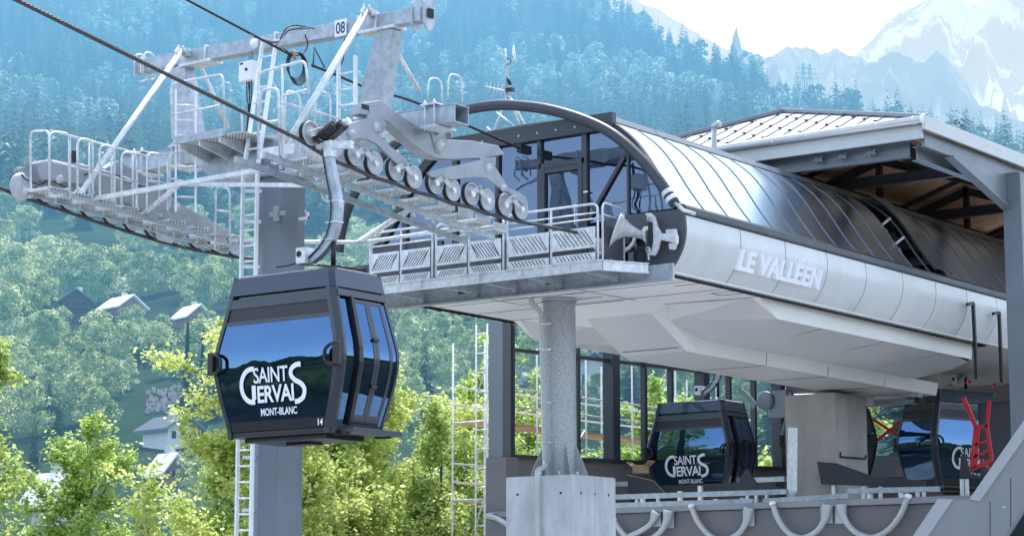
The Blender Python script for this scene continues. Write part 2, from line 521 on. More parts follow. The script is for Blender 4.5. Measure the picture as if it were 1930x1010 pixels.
def mountain(name, prof, d0, depth, m, rug, seed, nx=240, nd=50):
    """prof: skyline (photo column, photo row) ; crest stands d0 metres off, foot d0-depth"""
    xs = [p[0] for p in prof]; ys = [p[1] for p in prof]
    rows = []
    for i in range(nx + 1):
        px = xs[0] + (xs[-1] - xs[0]) * i / nx
        zc = d0 * float(KV(np.interp(px, xs, ys)))
        ang = math.atan((px - 965) / FP); dr = FH + CR * math.tan(ang)
        row = []
        for j in range(nd + 1):
            t = j / nd
            d = d0 - depth * (1 - t)
            z = zc * (0.12 + .88 * t ** 1.15)
            u = px / 130.
            k = fbm(u * 1.3 + t * 1.1, t * 2.2 + u * .4, seed)
            z += rug * k * (0.03 + math.sin(min(1, t) * math.pi) * .9)
            d += -rug * 1.2 * fbm(u * 2.0 - t * 1.6, t * 1.2, seed + 3) * (1 - t * .6)
            p = dr * d
            row.append(V((p.x, p.y, z)))
        p = dr * (d0 + depth * .4); row.append(V((p.x, p.y, zc * .6)))
        rows.append(row)
    b = MB(); b.sheet(rows)
    return b.build(name, m, kind='structure')

def mount_mat(name, stops, sc, k):
    m, nt, out = new_mat(name)
    d = N(nt, 'ShaderNodeBsdfDiffuse')
    f = noise(nt, sc, 10, .68, stretch=(1, 1, .45))
    L(nt, ramp(nt, f, stops), d.inputs[0])
    haze_glow_out(nt, d.outputs[0], out, k)
    return m
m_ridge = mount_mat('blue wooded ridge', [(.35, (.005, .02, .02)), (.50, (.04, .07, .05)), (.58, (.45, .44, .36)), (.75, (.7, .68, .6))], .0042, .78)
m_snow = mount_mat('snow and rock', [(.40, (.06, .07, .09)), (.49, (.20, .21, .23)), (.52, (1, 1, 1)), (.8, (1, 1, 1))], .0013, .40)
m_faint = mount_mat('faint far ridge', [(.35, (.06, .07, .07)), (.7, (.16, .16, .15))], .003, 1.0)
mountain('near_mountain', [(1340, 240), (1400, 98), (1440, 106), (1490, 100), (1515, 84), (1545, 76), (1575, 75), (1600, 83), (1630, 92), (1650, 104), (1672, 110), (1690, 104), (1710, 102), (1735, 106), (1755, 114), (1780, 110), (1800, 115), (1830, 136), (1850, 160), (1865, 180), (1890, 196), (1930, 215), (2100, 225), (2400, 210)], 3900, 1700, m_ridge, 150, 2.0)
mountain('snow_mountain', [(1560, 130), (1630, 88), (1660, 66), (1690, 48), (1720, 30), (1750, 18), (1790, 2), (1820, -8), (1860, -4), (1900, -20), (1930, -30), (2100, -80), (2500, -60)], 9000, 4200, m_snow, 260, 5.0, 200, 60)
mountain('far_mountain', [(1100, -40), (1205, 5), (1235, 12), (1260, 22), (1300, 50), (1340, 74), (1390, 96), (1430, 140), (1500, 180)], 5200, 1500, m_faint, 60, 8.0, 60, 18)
# ---------------------------------------------------------------- vegetation
def np_mesh(name, vs, quads, tint, m):
    me = bpy.data.meshes.new(name)
    nv, nq = len(vs), len(quads)
    me.vertices.add(nv); me.vertices.foreach_set('co', np.asarray(vs, np.float32).ravel())
    me.loops.add(nq * 4); me.loops.foreach_set('vertex_index', np.asarray(quads, np.int32).ravel())
    me.polygons.add(nq); me.polygons.foreach_set('loop_start', np.arange(0, nq * 4, 4, dtype=np.int32))
    me.update(calc_edges=True)
    at = me.attributes.new('tint', 'FLOAT', 'POINT'); at.data.foreach_set('value', np.asarray(tint, np.float32))
    me.materials.append(m)
    me.validate()
    return me

def leaves(rg, pos, nrm, size, asp=.55, jit=1.0, tint=None, along=None):
    """rhombic leaf faces at pos, turned roughly to nrm"""
    n = len(pos)
    d = nrm + rg.normal(0, jit, (n, 3)) * .6
    d /= np.linalg.norm(d, axis=1)[:, None] + 1e-9
    t = rg.normal(0, 1, (n, 3)) if along is None else along + rg.normal(0, .25, (n, 3))
    t -= d * np.sum(t * d, 1)[:, None]; t /= np.linalg.norm(t, axis=1)[:, None] + 1e-9
    b = np.cross(d, t)
    s = size * rg.uniform(.65, 1.35, n)[:, None]
    vs = np.stack([pos - t * s, pos + b * s * asp, pos + t * s, pos - b * s * asp], 1).reshape(-1, 3)
    q = np.arange(n * 4).reshape(n, 4)
    tt = np.repeat(tint if tint is not None else rg.uniform(0, 1, n), 4)
    return vs, q, tt

def broadleaf_pts(rg, h, wd, nc, nl, base=.18, flat=1.0):
    """clump centres fill an uneven crown; leaf points sit on the clump skins"""
    P_, N_, T_ = [], [], []
    for i in range(nc):
        zf = rg.uniform(0, 1) ** .8
        env = math.sin(math.pi * (0.12 + .84 * zf) ** .85) ** .7
        r = wd * .5 * env * math.sqrt(rg.uniform(.15, 1)) * .82
        a = rg.uniform(0, 2 * math.pi)
        c = np.array([math.cos(a) * r, math.sin(a) * r, h * (base + (1 - base) * (.08 + .84 * zf))])
        cr = wd * rg.uniform(.08, .19) * (1.15 - .45 * zf)
        u = rg.normal(0, 1, (nl, 3)); u /= np.linalg.norm(u, axis=1)[:, None]
        rr = rg.uniform(.62, 1.08, nl)[:, None]
        p = c + u * cr * rr * np.array([1.1, 1.1, .8 * flat])
        keep = u[:, 2] > rg.uniform(-1.2, .3, nl)
        P_.append(p[keep]); N_.append(u[keep] + np.array([0, 0, .35]))
        T_.append(np.clip(rg.uniform(.15, .8) + rg.normal(0, .07, keep.sum()), 0, 1))
    return np.concatenate(P_), np.concatenate(N_), np.concatenate(T_)

def conifer_pts(rg, h, wd, nlay, nb, droop=.35, base=.06, power=1.0):
    P_, N_, A_, T_, S_ = [], [], [], [], []
    for i in range(nlay):
        f = (i + rg.uniform(-.2, .2)) / nlay
        f = min(max(f, 0), .985)
        r = wd * .5 * (1 - f) ** power * rg.uniform(.8, 1.12) + .02 * wd
        z = h * (base + (1 - base) * f)
        k = max(4, int(nb * (1 - .6 * f)))
        for j in range(k):
            a = 2 * math.pi * (j + rg.uniform(-.3, .3)) / k + i * 1.7
            d = np.array([math.cos(a), math.sin(a), 0])
            lr = r * rg.uniform(.7, 1.15)
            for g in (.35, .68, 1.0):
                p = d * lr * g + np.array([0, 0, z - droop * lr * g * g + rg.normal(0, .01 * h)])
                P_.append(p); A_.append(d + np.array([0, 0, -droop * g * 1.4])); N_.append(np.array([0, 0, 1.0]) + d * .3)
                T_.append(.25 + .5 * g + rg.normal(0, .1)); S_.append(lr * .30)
    return np.array(P_), np.array(N_), np.array(A_), np.clip(np.array(T_), 0, 1), np.array(S_)

def trunk_quads(h, r, n=6, z0=-.03, top=.8):
    vs, q = [], []
    for i, z in enumerate((z0 * h, top * h)):
        rr = r if i == 0 else r * .25
        for j in range(n):
            a = 2 * math.pi * j / n; vs.append((math.cos(a) * rr, math.sin(a) * rr, z))
    for j in range(n): q.append((j, (j + 1) % n, n + (j + 1) % n, n + j))
    return np.array(vs), np.array(q)

def merge(*parts):
    V_, Q_, T_ = [], [], []; o = 0
    for vs, q, t in parts:
        V_.append(vs); Q_.append(q + o); T_.append(t); o += len(vs)
    return np.concatenate(V_), np.concatenate(Q_), np.concatenate(T_)

rg = np.random.default_rng(3)
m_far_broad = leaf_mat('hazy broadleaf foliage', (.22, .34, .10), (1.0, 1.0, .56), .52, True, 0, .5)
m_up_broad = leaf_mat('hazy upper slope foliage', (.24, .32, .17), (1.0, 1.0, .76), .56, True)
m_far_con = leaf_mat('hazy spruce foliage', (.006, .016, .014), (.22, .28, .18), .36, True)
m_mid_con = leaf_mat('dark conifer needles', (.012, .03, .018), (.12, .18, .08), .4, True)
m_near_leaf = leaf_mat('sunlit maple leaves', (.20, .34, .06), (.97, 1.0, .38), .62, False, .05, .9)
m_near_leaf2 = leaf_mat('fresh hazel leaves', (.14, .28, .045), (.82, .96, .30), .6, False, .05, .9)
m_bark = mat('grey brown bark', (.10, .085, .07), .9, 0, .3, 6, .3, 30)
m_bark_far = hazy('bark in haze', (.06, .05, .045), .2, 1.0)

def mid_broad(h, wd, nc, nl, leaf, base=.1):
    p, n, t = broadleaf_pts(rg, h, wd, nc, nl, base)
    return merge(leaves(rg, p, n, leaf, .85, .22, t))
def mid_conifer(h, wd, nlay, nb, droop=.35, power=1.0, base=.06, fine=1.0):
    p, n, a, t, s = conifer_pts(rg, h, wd, nlay, nb, droop, base, power)
    parts = []
    vs, q, tt = leaves(rg, p, n, 1.0, .5, .35, t, a)
    c = np.repeat(p, 4, 0); s4 = np.repeat(s, 4)[:, None] * fine
    return c + (vs - c) * s4, q, tt

# unit meshes (unit height, scaled per tree)
BROAD = [np_mesh('broadleaf_tree', *mid_broad(1, wd_, int(nc_ * 1.2), 62, .025), m_far_broad) for wd_, nc_ in ((.85, 40), (1.0, 46), (.7, 34), (.95, 52))]
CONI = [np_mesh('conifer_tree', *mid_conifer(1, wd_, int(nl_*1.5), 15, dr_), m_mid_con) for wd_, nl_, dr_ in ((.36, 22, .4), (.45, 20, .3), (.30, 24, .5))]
CYPR = [np_mesh('columnar_conifer', *merge(mid_conifer(1, .24, 30, 10, -.5, .45, .02), trunk_quads(1, .05, top=.97) + (np.full(12, .1),)), m_mid_con)]

# ---- forest mass on the upper slope: nobody could count it
def forest(name, n_target, dmin, dmax, pxmin, pxmax, hmin, hmax, conf, bleaf_n, ybot=None, seed=5, label=None):
    rg2 = np.random.default_rng(seed)
    # low-poly tree bodies
    cb = [broadleaf_pts(rg2, 1, .75, 15, 20, .12) for _ in range(5)]
    cc = [conifer_pts(rg2, 1, .36, 15, 8, .45) for _ in range(4)]
    VB, QB, TB = [], [], []; VC, QC, TC = [], [], []; ob = oc = 0
    for i in range(n_target):
        px = rg2.uniform(pxmin, pxmax); d = math.sqrt(rg2.uniform(dmin ** 2, dmax ** 2))
        g = gpos(px, d)
        if d * math.cos(math.atan((px - 965) / FP)) > crest_d(px) + 70: continue
        big = .5 * (hmin + hmax) * float(np.clip(rg2.lognormal(-.05, .3), .5, 1.4)) * (.8 if d * 1.0 > crest_d(px) - 260 else 1)
        patch = vnoise(px * d / 1500. + 40, d * .7, 170) + vnoise(px * d / 1500., d, 60) * .5
        con = rg2.uniform() < conf + .6 * patch
        a = rg2.uniform(0, 6.28); ca, sa = math.cos(a), math.sin(a)
        Rm = np.array([[ca, -sa, 0], [sa, ca, 0], [0, 0, 1]])
        if con:
            p, n, al, t, s = cc[rg2.integers(4)]
            vs, q, tt = leaves(rg2, p, n, 1.0, .55, .4, t, al)
            c = np.repeat(p, 4, 0); vs = c + (vs - c) * np.repeat(s, 4)[:, None] * 1.5
            vs = (vs @ Rm.T) * np.array([1, 1, 1.0]) * big * 1.3 + np.array(g)
            VC.append(vs); QC.append(q + oc); TC.append(np.clip(tt * .8 + rg2.uniform(-.35, .4), 0, 1)); oc += len(vs)
        else:
            p, n, t = cb[rg2.integers(5)]
            vs, q, tt = leaves(rg2, p, n, .062, .85, .25, t)
            vs = (vs @ Rm.T) * big * .85 + np.array(g)
            VB.append(vs); QB.append(q + ob); TB.append(np.clip(tt * .45 + rg2.uniform(-.15, .6), 0, 1)); ob += len(vs)
    for nm, V_, Q_, T_, m in (('broadleaf_forest', VB, QB, TB, m_up_broad), ('spruce_forest', VC, QC, TC, m_far_con)):
        if not V_: continue
        me = np_mesh(nm, np.concatenate(V_), np.concatenate(Q_), np.concatenate(T_), m)
        o = bpy.data.objects.new(nm, me); COL.objects.link(o)
        tag(o, (label or '') + (' of pale broadleaf crowns' if nm[0] == 'b' else ' of dark pointed spruces'), 'forest', None, 'stuff')
forest('forest', 3300, 600, 1250, -150, 2100, 15, 25, .70, 1, seed=5, label='hazy blue woodland on the mountain slope behind the lift')
forest('forest', 5900, 1250, 2600, -150, 2150, 17, 27, .74, 1, seed=6, label='far hazy woodland high on the mountain up to the ridge')

# ---- single trees one can tell apart on the lower hillside
ZONES = [(-60, 180, 'at the far left of the hillside'), (180, 420, 'on the hillside left of the hanging cabin'), (420, 760, 'on the hillside behind the hanging cabin'), (760, 930, 'on the hillside between hanging cabin and station wall'), (930, 1560, 'on the hillside seen through the station windows')]
def zone(px):
    for a, b_, s in ZONES:
        if a <= px < b_: return s
    return 'on the hillside'
def hill_tree(px, ytop, hpx, kind, d=None, wide=1.0, label=None, group='trees on the lower hillside'):
    """tree whose foot is on the slope; ytop = row of its tip, hpx its height in rows"""
    yb = ytop + hpx
    if d is None: d = float(np.interp(-yb, [-y for y in KY], KD))
    g = gpos(px, d)
    ztop = d * float(KV(ytop))
    h = max(hpx * d / 4180., ztop - g.z)
    me = {'b': BROAD, 'c': CONI, 'y': CYPR}[kind]
    me = me[random.randrange(len(me))]
    o = bpy.data.objects.new({'b': 'broadleaf_tree', 'c': 'spruce_tree', 'y': 'columnar_tree'}[kind], me)
    COL.objects.link(o)
    o.location = g - V((0, 0, h * .06)); o.rotation_euler.z = random.uniform(0, 6.28)
    k = h * 1.06
    o.scale = (k * wide, k * wide, k)
    tone = {'b': 'rounded pale green broadleaf tree ', 'c': 'dark pointed spruce ', 'y': 'tall narrow dark columnar conifer '}[kind]
    tag(o, label or tone + zone(px), 'tree', group + ', ' + {'b': 'broadleaf', 'c': 'spruce', 'y': 'columnar'}[kind] + ' ' + zone(px)[:60])
    return o
for args in [  # px, tip row, height rows, kind, wide
    (62, 522, 125, 'b', .85), (25, 470, 110, 'b', .9), (-10, 540, 120, 'b', .9), (118, 478, 80, 'b', 1), (165, 470, 85, 'b', .9), (70, 458, 60, 'b', 1.1),
    (210, 470, 70, 'b', 1.0), (262, 480, 70, 'b', 1.1), (305, 486, 62, 'b', 1), (345, 490, 75, 'b', .95), (390, 500, 90, 'b', 1), (425, 480, 90, 'b', .9),
    (150, 625, 95, 'c', 1.1), (130, 610, 90, 'c', 1), (108, 590, 60, 'b', .8), (230, 632, 80, 'b', 1), (290, 640, 80, 'b', 1), (250, 590, 62, 'b', .7), (350, 560, 50, 'b', 1),
    (300, 618, 70, 'b', .9), (390, 600, 60, 'b', 1), (372, 615, 60, 'b', 1), (200, 600, 60, 'c', 1.1), (205, 690, 80, 'b', .9), (150, 705, 100, 'b', .85), (90, 690, 120, 'c', .9),
    (55, 655, 60, 'b', 1), (80, 660, 45, 'b', 1), (110, 745, 120, 'c', 1), (180, 735, 90, 'b', 1), (240, 700, 60, 'b', 1), (65, 780, 130, 'c', 1),
    (349, 630, 175, 'y', .9), (378, 648, 160, 'y', .9), (402, 660, 160, 'y', .9), (340, 690, 60, 'b', .9), (300, 690, 60, 'b', 1),
    (398, 825, 150, 'b', .9), (450, 850, 150, 'c', 1.1), (430, 905, 160, 'c', 1), (360, 850, 120, 'b', .9), (20, 800, 130, 'c', 1),
    (800, 628, 180, 'c', 1.15), (770, 600, 110, 'b', .9), (830, 650, 120, 'b', .9), (880, 690, 110, 'c', 1.1), (860, 620, 90, 'b', .9), (735, 590, 90, 'b', 1), (905, 640, 90, 'b', 1), (775, 720, 110, 'b', .9), (850, 745, 80, 'b', 1),
    (620, 440, 80, 'b', 1), (600, 500, 80, 'b', 1), (590, 420, 70, 'c', 1), (650, 400, 70, 'b', 1),
    (960, 640, 110, 'b', 1), (985, 700, 120, 'c', 1.1), (1030, 680, 120, 'b', 1), (1100, 690, 100, 'c', 1), (1130, 700, 110, 'b', 1), (1190, 650, 150, 'c', 1.2), (1240, 660, 160, 'c', 1.2), (1290, 680, 150, 'b', 1), (1350, 680, 150, 'c', 1.1), (1400, 700, 140, 'b', 1), (1450, 690, 150, 'c', 1)]:
    hill_tree(args[0], args[1], args[2], args[3], wide=args[4])
rt = random.Random(5)
cnt = 0
while cnt < 175:
    px = rt.uniform(-60, 930) if cnt < 140 else rt.uniform(930, 1500)
    yb = rt.uniform(440, 830)
    if 60 < px < 400 and 555 < yb < 655: continue      # clearings in front of the chalets
    if 180 < px < 345 and 690 < yb < 830: continue
    if 440 < px < 760 and 560 < yb < 800: continue      # wholly behind the cabin
    hpx = rt.uniform(55, 90) * (.7 + (yb - 440) / 700.)
    hill_tree(px, yb - hpx, hpx, 'c' if rt.random() < .24 else 'b', wide=rt.uniform(.85, 1.15))
    cnt += 1
cnt = 0
while cnt < 40:
    px = rt.uniform(-60, 950); yb = rt.uniform(395, 455); hpx = rt.uniform(55, 80)
    hill_tree(px, yb - hpx, hpx, 'c' if rt.random() < .35 else 'b', wide=rt.uniform(.85, 1.15)); cnt += 1

# ---- chalets and houses
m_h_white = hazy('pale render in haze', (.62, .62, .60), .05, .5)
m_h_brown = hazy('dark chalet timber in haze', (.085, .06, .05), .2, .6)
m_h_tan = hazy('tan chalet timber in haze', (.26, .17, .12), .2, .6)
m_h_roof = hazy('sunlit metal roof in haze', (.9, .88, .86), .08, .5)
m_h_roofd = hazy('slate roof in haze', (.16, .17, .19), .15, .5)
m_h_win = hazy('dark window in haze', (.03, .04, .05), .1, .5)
def house(px0, px1, yeave, yridge, ybase, wall, roof, label, turn=0.0, name='chalet', depthf=1.2, over=.9, d=None):
    yb = (ybase + 0.0)
    pm = (px0 + px1) / 2
    if d is None: d = float(np.interp(-yb, [-y for y in KY], KD))
    ang = math.atan((pm - 965) / FP); dr = FH * math.cos(ang) + CR * math.sin(ang)
    c = dr * d; k = d / 4232.
    W = (px1 - px0) * d / 4180.; z0 = d * float(KV(ybase)); ze = d * float(KV(yeave)); zr = d * float(KV(yridge))
    r = Matrix.Rotation(turn, 3, 'Z') @ V((-dr.y, dr.x, 0)) * -1; q = V((-r.y, r.x, 0))
    D = W * depthf; W2 = W / 2 / (abs(math.cos(turn)) + depthf * abs(math.sin(turn)))
    D2 = W2 * depthf
    o = c + V((0, 0, 0)); o.z = z0
    root = empty(name, o, label, 'house' if name == 'house' else 'chalet')
    def at(a, b_, z): return V((c.x, c.y, 0)) + r * a + q * b_ + V((0, 0, z))
    b = MB(); b.prism([at(-W2, -D2, z0 - 6), at(W2, -D2, z0 - 6), at(W2, -D2, ze), at(0, -D2, zr - .25), at(-W2, -D2, ze)], q * 2 * D2)
    b.build('wall', wall, root)
    e = over
    b = MB()
    sl = (zr - ze) / W2
    for sgn in (-1, 1):
        b.prism([at(0, -D2 - e, zr), at(sgn * (W2 + e), -D2 - e, ze - sl * e), at(sgn * (W2 + e), -D2 - e, ze - sl * e + .3), at(0, -D2 - e, zr + .3)], q * (2 * D2 + 2 * e))
    rf = b.build('roof', roof, root)
    b = MB(); b.box(at(W2 * .4, D2 * .3, zr + .3), (.8, .8, 1.6)); b.build('chimney', m_h_white, rf)
    hh = ze - z0
    for i in range(3):
        b = MB(); x = (-.6 + .6 * i) * W2
        b.prism([at(x - W2 * .14, -D2 - .04, z0 + hh * .45), at(x + W2 * .14, -D2 - .04, z0 + hh * .45), at(x + W2 * .14, -D2 - .04, z0 + hh * .8), at(x - W2 * .14, -D2 - .04, z0 + hh * .8)], q * .1)
        b.build('window', m_h_win, root)
    if name == 'chalet':
        b = MB(); b.beam(at(-W2, -D2 - .5, z0 + hh * .38), at(W2, -D2 - .5, z0 + hh * .38), 1.0, .5); b.build('balcony', wall, root)
    return root
house(103, 160, 580, 562, 603, m_h_brown, m_h_roofd, 'dark brown chalet with slate roof among the trees on the hillside', .1)
house(185, 262, 588, 570, 605, m_h_tan, m_h_roof, 'broad chalet with sunlit pale roof on the hillside', .55, depthf=1.3)
house(325, 388, 602, 584, 618, m_h_tan, m_h_roof, 'smaller chalet with pale roof right of the broad one', .5, depthf=1.2)
house(196, 250, 712, 698, 730, m_h_brown, m_h_roof, 'low house with bright roof below the chalets', .3, 'house')
house(425, 470, 836, 820, 880, m_h_white, m_h_tan, 'white house with brown roof behind the pylon ladder', .4, 'house')
house(270, 372, 812, 792, 850, m_h_white, m_h_roofd, 'white house with grey roof partly behind the sunlit maple', .6, 'house')
house(66, 150, 938, 902, 1000, m_h_white, m_h_roof, 'white shed with bright metal roof behind the near trees', .7, 'house', d=190)
house(290, 345, 885, 862, 915, m_h_tan, m_h_roof, 'small house with pale roof hidden behind the sunlit maple', .5, 'house')
house(800, 872, 622, 606, 640, m_h_tan, m_h_roof, 'chalet with pale roof just left of the station wall', .5)
house(1075, 1150, 690, 672, 790, m_h_white, m_h_roofd, 'white block with flat eaves seen through the station windows', .2, 'house', d=330)
house(960, 1010, 735, 715, 790, m_h_brown, m_h_roofd, 'dark roofed house seen through the first station window', .3, 'house', d=300)
house(1300, 1400, 700, 680, 760, m_h_white, m_h_roof, 'pale house seen through the windows behind the parked cabin', .3, 'house', d=360)
# hedge and cemetery terrace
m_hedge = leaf_mat('clipped hedge', (.03, .07, .02), (.09, .17, .05), .3, True)
p0 = gpos(256, 345); p1 = gpos(334, 345)
n_ = 5000
t = rg.uniform(0, 1, n_); q = rg.uniform(-1, 1, (n_, 3))
pos = np.array(p0)[None] * (1 - t[:, None]) + np.array(p1)[None] * t[:, None] + q * np.array([.9, .9, 1.3]) + np.array([0, 0, 1.6])
vs, qd, tt = leaves(rg, pos, q + 1e-3, .22, .7)
o = bpy.data.objects.new('hedge', np_mesh('hedge', vs, qd, tt, m_hedge)); COL.objects.link(o)
tag(o, 'long clipped dark hedge above the pale grave plots', 'hedge')
b = MB()
for i in range(75):
    px = rt.uniform(276, 345); d = rt.uniform(298, 316); g = gpos(px, d)
    b.box(g + V((0, 0, .6)), (rt.uniform(.25, .55), .3, rt.uniform(.4, 1.0)), Matrix.Rotation(rt.uniform(-.2, .2) + PSI, 3, 'Z'))
b.build('gravestones', hazy('grave stones in haze', (.42, .36, .35), .5, 2.2), label='small pale and pink gravestones of a hillside cemetery', cat='graves', kind='stuff')
# two lattice power pylons on the blue ridge
for px, yt, lab in ((1530, 128, 'left of two tiny hazy power pylons below the blue mountain'), (1543, 130, 'right of two tiny hazy power pylons below the blue mountain')):
    d = 2150; base = dirp(px) * d; z1 = d * float(KV(yt)); z0 = z1 - 34
    b = MB()
    for sx, sy in ((-1, -1), (1, -1), (-1, 1), (1, 1)):
        b.tube([base + V((sx * 3, sy * 3, z0)), base + V((sx * .4, sy * .4, z1))], .35, 4)
    for zz, ww in ((.55, 9), (.7, 8), (.85, 6)):
        b.beam(base - CR * ww + V((0, 0, z0 + 34 * zz)), base + CR * ww + V((0, 0, z0 + 34 * zz)), .5, .5)
    b.build('power_pylon', hazy('pylon steel in haze', (.2, .2, .2)), base=base + V((0, 0, z0)), label=lab, cat='pylon', group='power pylons')

# ---- near trees, leaf by leaf
def near_tree(px, d, ytop, wd, seed, label, leaf=.075, nleaf=26000, m=None, lean=(0, 0), kind='maple_tree', low=.25, z0=-8.5):
    r2 = np.random.default_rng(seed)
    ang = math.atan((px - 965) / FP); dr = FH * math.cos(ang) + CR * math.sin(ang)
    base = V((dr.x * d, dr.y * d, z0)); ztop = d * math.cos(ang) * float(KV(ytop))
    h = ztop - base.z
    root = empty(kind, base, label, 'tree')
    tb = MB(); twigs = []
    def grow(p, dirv, length, r, lvl):
        pts = [p]; k = 5 if lvl < 2 else 4; dv = dirv.normalized()
        for i in range(k):
            dv = (dv + V(r2.normal(0, .13, 3)) + V((0, 0, .10 if lvl else .02))).normalized()
            pts.append(pts[-1] + dv * length / k)
        rs = [max(.006, r * (1 - .75 * i / k)) for i in range(k + 1)]
        if r > .012: tb.tube(pts, rs, 6 if lvl < 2 else 4, False)
        if lvl >= 2:
            for i in range(1, k + 1): twigs.append((pts[i], dv, length))
        if lvl == 0:
            n = 19
            for i in range(n):
                t = low + (1 - low) * i / n; q = t * k; j = min(int(q), k - 1)
                pp = pts[j].lerp(pts[j + 1], q - j); a = i * 2.4 + r2.uniform(-.5, .5)
                el = .12 + .75 * t
                ln = wd * .56 * (1.05 - .6 * abs(t - .5) - .35 * max(0, t - .6)) * r2.uniform(.7, 1.15)
                grow(pp, V((math.cos(a) * math.cos(el), math.sin(a) * math.cos(el), math.sin(el))), ln, r * .42 * (1 - .5 * t), 1)
        elif lvl < 3:
            n = 6 if lvl == 1 else 3
            for i in range(n):
                t = .25 + .75 * i / n; q = t * k; j = min(int(q), k - 1)
                pp = pts[j].lerp(pts[j + 1], q - j)
                dd = (dv + V(r2.normal(0, .75, 3))).normalized()
                grow(pp, dd, length * r2.uniform(.38, .62), r * .45, lvl + 1)
    grow(V(base), V((lean[0], lean[1], 1)), h * 1.04, h * .008 + .02, 0)
    tb.build('trunk', m_bark, root)
    T = np.array([tuple(t[0]) for t in twigs]); n = len(T)
    idx = r2.integers(0, n, nleaf)
    u = r2.normal(0, 1, (nleaf, 3)); u /= np.linalg.norm(u, axis=1)[:, None]
    cl = r2.uniform(.25, .75, n)
    pos = T[idx] + u * r2.uniform(.02, .42, nleaf)[:, None] * np.array([1.15, 1.15, .75])
    nr = np.stack([r2.normal(0, .5, nleaf), r2.normal(0, .5, nleaf), np.ones(nleaf)], 1)
    vs, qd, tt = leaves(r2, pos, nr, leaf, .62, .8, np.clip(cl[idx] + r2.normal(0, .16, nleaf), 0, 1))
    me = np_mesh('crown', vs - np.array(base), qd, tt, m or m_near_leaf)
    o = bpy.data.objects.new('crown', me); COL.objects.link(o); o.parent = root; ORG[o.name] = V(base)
    return root
near_tree(262, 58, 692, 6.6, 21, 'slim sunlit yellow-green maple with bare trunk at lower left', nleaf=52000)
near_tree(2, 60, 618, 5.6, 22, 'bright leafy tree cut by the left edge of the photo', nleaf=52000)
near_tree(128, 68, 890, 5, 23, 'low bright bush-like tree between the two sunlit maples', nleaf=30000, m=m_near_leaf2)
near_tree(348, 62, 905, 4.6, 32, 'rounded sunlit tree just right of the slim maple', nleaf=34000)
near_tree(405, 66, 945, 4.8, 24, 'young tree whose tip shows left of the pylon foot', nleaf=26000, m=m_near_leaf2)
near_tree(618, 72, 812, 7, 25, 'leafy tree right of the pylon column below the hanging cabin', nleaf=46000, m=m_near_leaf2)
near_tree(775, 74, 768, 7, 26, 'tallest yellow-green tree between pylon and station wall', nleaf=52000)
near_tree(868, 80, 795, 7, 27, 'bright tree touching the scaffold tower beside the station wall', nleaf=46000)
near_tree(700, 66, 870, 6, 28, 'low sunlit tree in front of the taller ones below the cabin', nleaf=36000)
near_tree(665, 78, 820, 6, 33, 'green tree half hidden between the two taller trees below the cabin', nleaf=34000, m=m_near_leaf2)
near_tree(830, 68, 900, 5.5, 34, 'lowest bush-like tree beside the scaffold tower foot', nleaf=30000)
near_tree(1010, 92, 770, 7, 29, 'bright tree seen through the first station window', nleaf=26000, leaf=.12, m=m_near_leaf2)
near_tree(1440, 96, 770, 7, 30, 'bright tree seen through the last station window', nleaf=26000, leaf=.12)
near_tree(1230, 96, 800, 7, 31, 'bright tree seen through the window left of the parked cabin', nleaf=24000, leaf=.12, m=m_near_leaf2)
# lone spruce tip behind the gable
CONI = [np_mesh('spruce_tree', *mid_conifer(1, .62, 110, 46, .3, fine=.45), m_mid_con)]
hill_tree(1828, 227, 620, 'c', d=105, wide=1.0, label='lone spruce tip standing above the pavilion roof edge', group='spruce by the pavilion')
# ---------------------------------------------------------------- lift pylon
XR, XL, XM, TY = -23.2, -29.4, -26.3, 28.45
m_grate, nt, out = new_mat('serrated grating')
bs = N(nt, 'ShaderNodeBsdfPrincipled', Roughness=.5, Metallic=.3)
tc = nt.nodes.new('ShaderNodeTexCoord'); ck = nt.nodes.new('ShaderNodeTexChecker'); ck.inputs['Scale'].default_value = 26
ck.inputs[1].default_value = (.72, .72, .68, 1); ck.inputs[2].default_value = (.25, .25, .24, 1)
L(nt, tc.outputs['Object'], ck.inputs[0]); L(nt, ck.outputs[0], bs.inputs['Base Color']); L(nt, bs.outputs[0], out.inputs[0])

pyl = empty('lift_pylon', (XM, TY, -8.6), 'tall slate-grey lift pylon with galvanised crossarms and number plate', 'lift pylon')
b = MB()
ztop = P(527, 292, Y=TY).z
b.lathe((XM, TY, -8.6), (0, 0, 1), [(0, .50), (ztop + 8.6, .425)], 8, False)
col_o = b.build('column', m_mast, pyl, bevel=.02)
b = MB(); pc = P(523, 403, Y=TY - .43)
b.box(pc, (.34, .05, .08)); b.box(pc + V((0, -.03, 0)), (.10, .05, .26))
b.build('bracket', m_arm, col_o)
b = MB(); pc = P(572, 412, Y=TY - .1); b.beam(pc - V((.1, 0, 0)), pc + V((.12, 0, 0)), .05, .05); b.beam(pc + V((.1, 0, -.03)), pc + V((.1, 0, .1)), .04, .04)
b.build('bracket', m_galv2, col_o)
